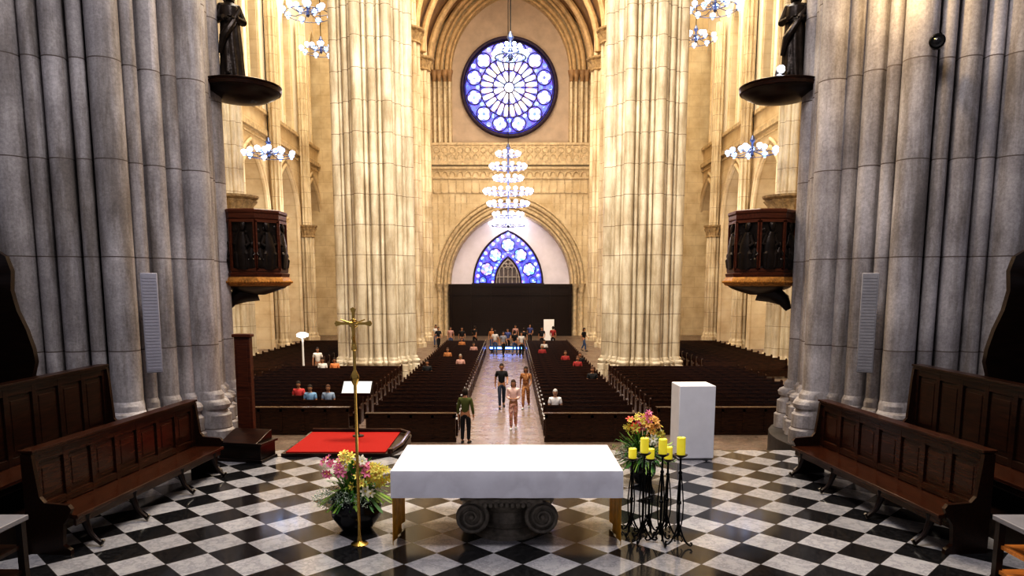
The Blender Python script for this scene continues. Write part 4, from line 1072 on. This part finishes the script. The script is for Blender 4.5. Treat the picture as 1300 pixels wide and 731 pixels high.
for (x_, y_, rz, mt_) in ((-6.58, 13.02, radians(27), SPKL), (6.55, 13.02, radians(-27), SPKR)):
    e = empty('column_speaker', 'tall slim grey column loudspeaker mounted on pillar', 'loudspeaker', (x_, y_, 1.68), (0, 0, rz), 'column loudspeakers')
    mb = MB(); mb.box(-.14, .14, -.06, .1, 0, 1.82); ob('cabinet', mb.mesh('c', [mt_]), e, bevel=.015)
    mb = MB(); mb.box(-.115, .115, -.068, -.06, .04, 1.78)
    for k in range(30): mb.box(-.11, .11, -.073, -.068, .07+k*.057, .095+k*.057)
    ob('grille', mb.mesh('g', [mt_]), e)
    mb = MB(); mb.box(-.05, .05, .1, .3, .8, .9); ob('mount', mb.mesh('m', [GREYP]), e)
e = empty('round_speaker', 'small round black speaker fixed to grey pillar', 'speaker', (7.28, 12.74, 7.4), (0, 0, radians(-29)))
mb = MB(); mb.lathe([(.11, -.1), (.125, .04), (.10, .06), (.02, .05)], n=24, mat=Matrix.Rotation(radians(90), 4, 'X')); ob('housing', mb.mesh('h', [IRON]), e)
mb = MB(); mb.lathe([(.07, .05), (.04, .07), (.01, .075)], n=16, mat=Matrix.Rotation(radians(90), 4, 'X')); ob('cone', mb.mesh('k', [POT]), e)

# ------------------------------------------------------------------ chandeliers
gl = MB(); gl.sphere((0, 0, 0), .15, 0, 12, 8, (1, 1, .8)); gl.lathe([(.05, -.2), (.07, -.13), (.05, -.1)], n=8)
GM = {'c': gl.mesh('globe', [GLOBE]), 'w': gl.mesh('globe2', [GLOBEW])}
def chandelier(loc, tiers, top, mk, label, gs=1., group='wheel chandeliers', ring=.035):
    e = empty('chandelier', label, 'chandelier', loc, group=group)
    mb = MB(); zt = max(t[0] for t in tiers); zb = min(t[0] for t in tiers)
    mb.lathe([(.03, zb-.3), (.1, zb-.2), (.06, zb-.05), (.06, zt+.2), (.16, zt+.35), (.05, zt+.6)], n=12)
    for (z, r, n_) in tiers:
        mb.tube([(r*.92*cos(2*pi*i/32), r*.92*sin(2*pi*i/32), z-.16) for i in range(32)], ring, 6, 0, True)
        for k in range(6): a = 2*pi*k/6; mb.tube([(0, 0, z+.02), (r*.5*cos(a), r*.5*sin(a), z-.24), (r*.92*cos(a), r*.92*sin(a), z-.16)], .02, 6)
    ob('frame', mb.mesh('f', [CHFRAME]), e)
    mb = MB(); mb.tube([(0, 0, zt+.5), (0, 0, top-loc[2])], .025, 6)
    ob('chain', mb.mesh('c', [IRON]), e)
    for (z, r, n_) in tiers:
        for k in range(n_):
            a = 2*pi*(k+.5*(int(z*10) % 2))/n_; o = ob('lamp_globe', GM[mk], e, (r*cos(a), r*sin(a), z)); o.scale = (gs,)*3
    return e
WL = 'wheel chandelier with cool white glass lamps hanging on chain'
chandelier((-.15, 48, 9.4), [(2.4, .72, 10), (1.6, 1.13, 14), (.85, .9, 12), (0, 1.55, 20), (-.8, 1.3, 16), (-1.5, .95, 12), (-2.1, 1.2, 14)], 30.5, 'w', 'large seven-tiered chandelier with glowing white glass globes', .95, None)
chandelier((.0, 32, 13.1), [(.3, .42, 8), (0, .72, 14)], 33, 'c', WL, .65)
for (x_, y_, z_) in ((-13.2, 40, 10.4), (-10.8, 40, 17.7), (-12.7, 50, 18.9), (13.2, 40, 10.5), (10.9, 40, 17.95), (12.4, 50, 19.6)):
    chandelier((x_, y_, z_), [(0, 1.28, 9), (.22, .62, 5)], 33, 'c', WL, 1.05, ring=.02)

# ------------------------------------------------------------------ lights
def area(loc, tgt, sx, sy, power, col):
    l = bpy.data.lights.new('area', 'AREA'); l.shape = 'RECTANGLE'; l.size = sx; l.size_y = sy; l.energy = power; l.color = col
    o = bpy.data.objects.new('area_light', l); COL.objects.link(o); o.location = loc
    o.rotation_euler = (Vector(tgt)-Vector(loc)).to_track_quat('-Z', 'Y').to_euler(); return o
def point(loc, power, col, r=.3):
    l = bpy.data.lights.new('pt', 'POINT'); l.energy = power; l.color = col; l.shadow_soft_size = r
    o = bpy.data.objects.new('lamp_light', l); COL.objects.link(o); o.location = loc; return o
area((0, 6, 17), (0, 14, 0), 5, 3, 1400, (1, .95, .95))
area((0, 27, 31), (0, 28, 0), 16, 12, 6400, (1, .93, .82))
area((0, 24, 14), (-7.3, 39.5, 8), 3, 3, 950, (1, .88, .70))
area((0, 24, 14), (7.3, 39.5, 8), 3, 3, 950, (1, .88, .70))
area((0, 20, 15), (-7.5, 13.5, 6), 2, 2, 450, (1, .78, .48))
area((0, 20, 15), (7.5, 13.5, 6), 2, 2, 450, (1, .78, .48))
area((0, 52, 28.5), (0, 56, 0), 7, 16, 3300, (1, .83, .60))
area((0, 55, 13), (0, 70, 15), 5, 3, 550, (1, .86, .66))
for sg in (-1, 1):
    area((sg*12.5, 52, 31), (sg*13.5, 54, 0), 6, 20, 3900, (1, .88, .68))
    area((sg*10.5, 46, 7), (sg*18.5, 55, 6), 2, 6, 420, (1, .88, .70))
    point((sg*14.5, 56, 9), 350, (1, .9, .78), 1.0)
point((-.2, 48, 9.4), 800, (.95, .88, 1), 1.5)
point((0, 70.6, 9.6), 150, (.85, .85, 1), .4)
point((6.2, 12.55, 8.7), 120, (1, .68, .28), .12)
w = bpy.data.worlds.new('World'); S.world = w; w.use_nodes = True
w.node_tree.nodes['Background'].inputs[0].default_value = (.78, .76, .87, 1); w.node_tree.nodes['Background'].inputs[1].default_value = .27

# ------------------------------------------------------------------ camera
cam = bpy.data.cameras.new('Camera'); co = bpy.data.objects.new('Camera', cam); COL.objects.link(co); S.camera = co
co.location = (0, 0, 3.3); co.rotation_euler = (radians(90-7.5), 0, 0)
cam.sensor_width = 36; cam.lens = 900/1300*36; cam.shift_x = .0015; cam.shift_y = .0873; cam.clip_end = 300
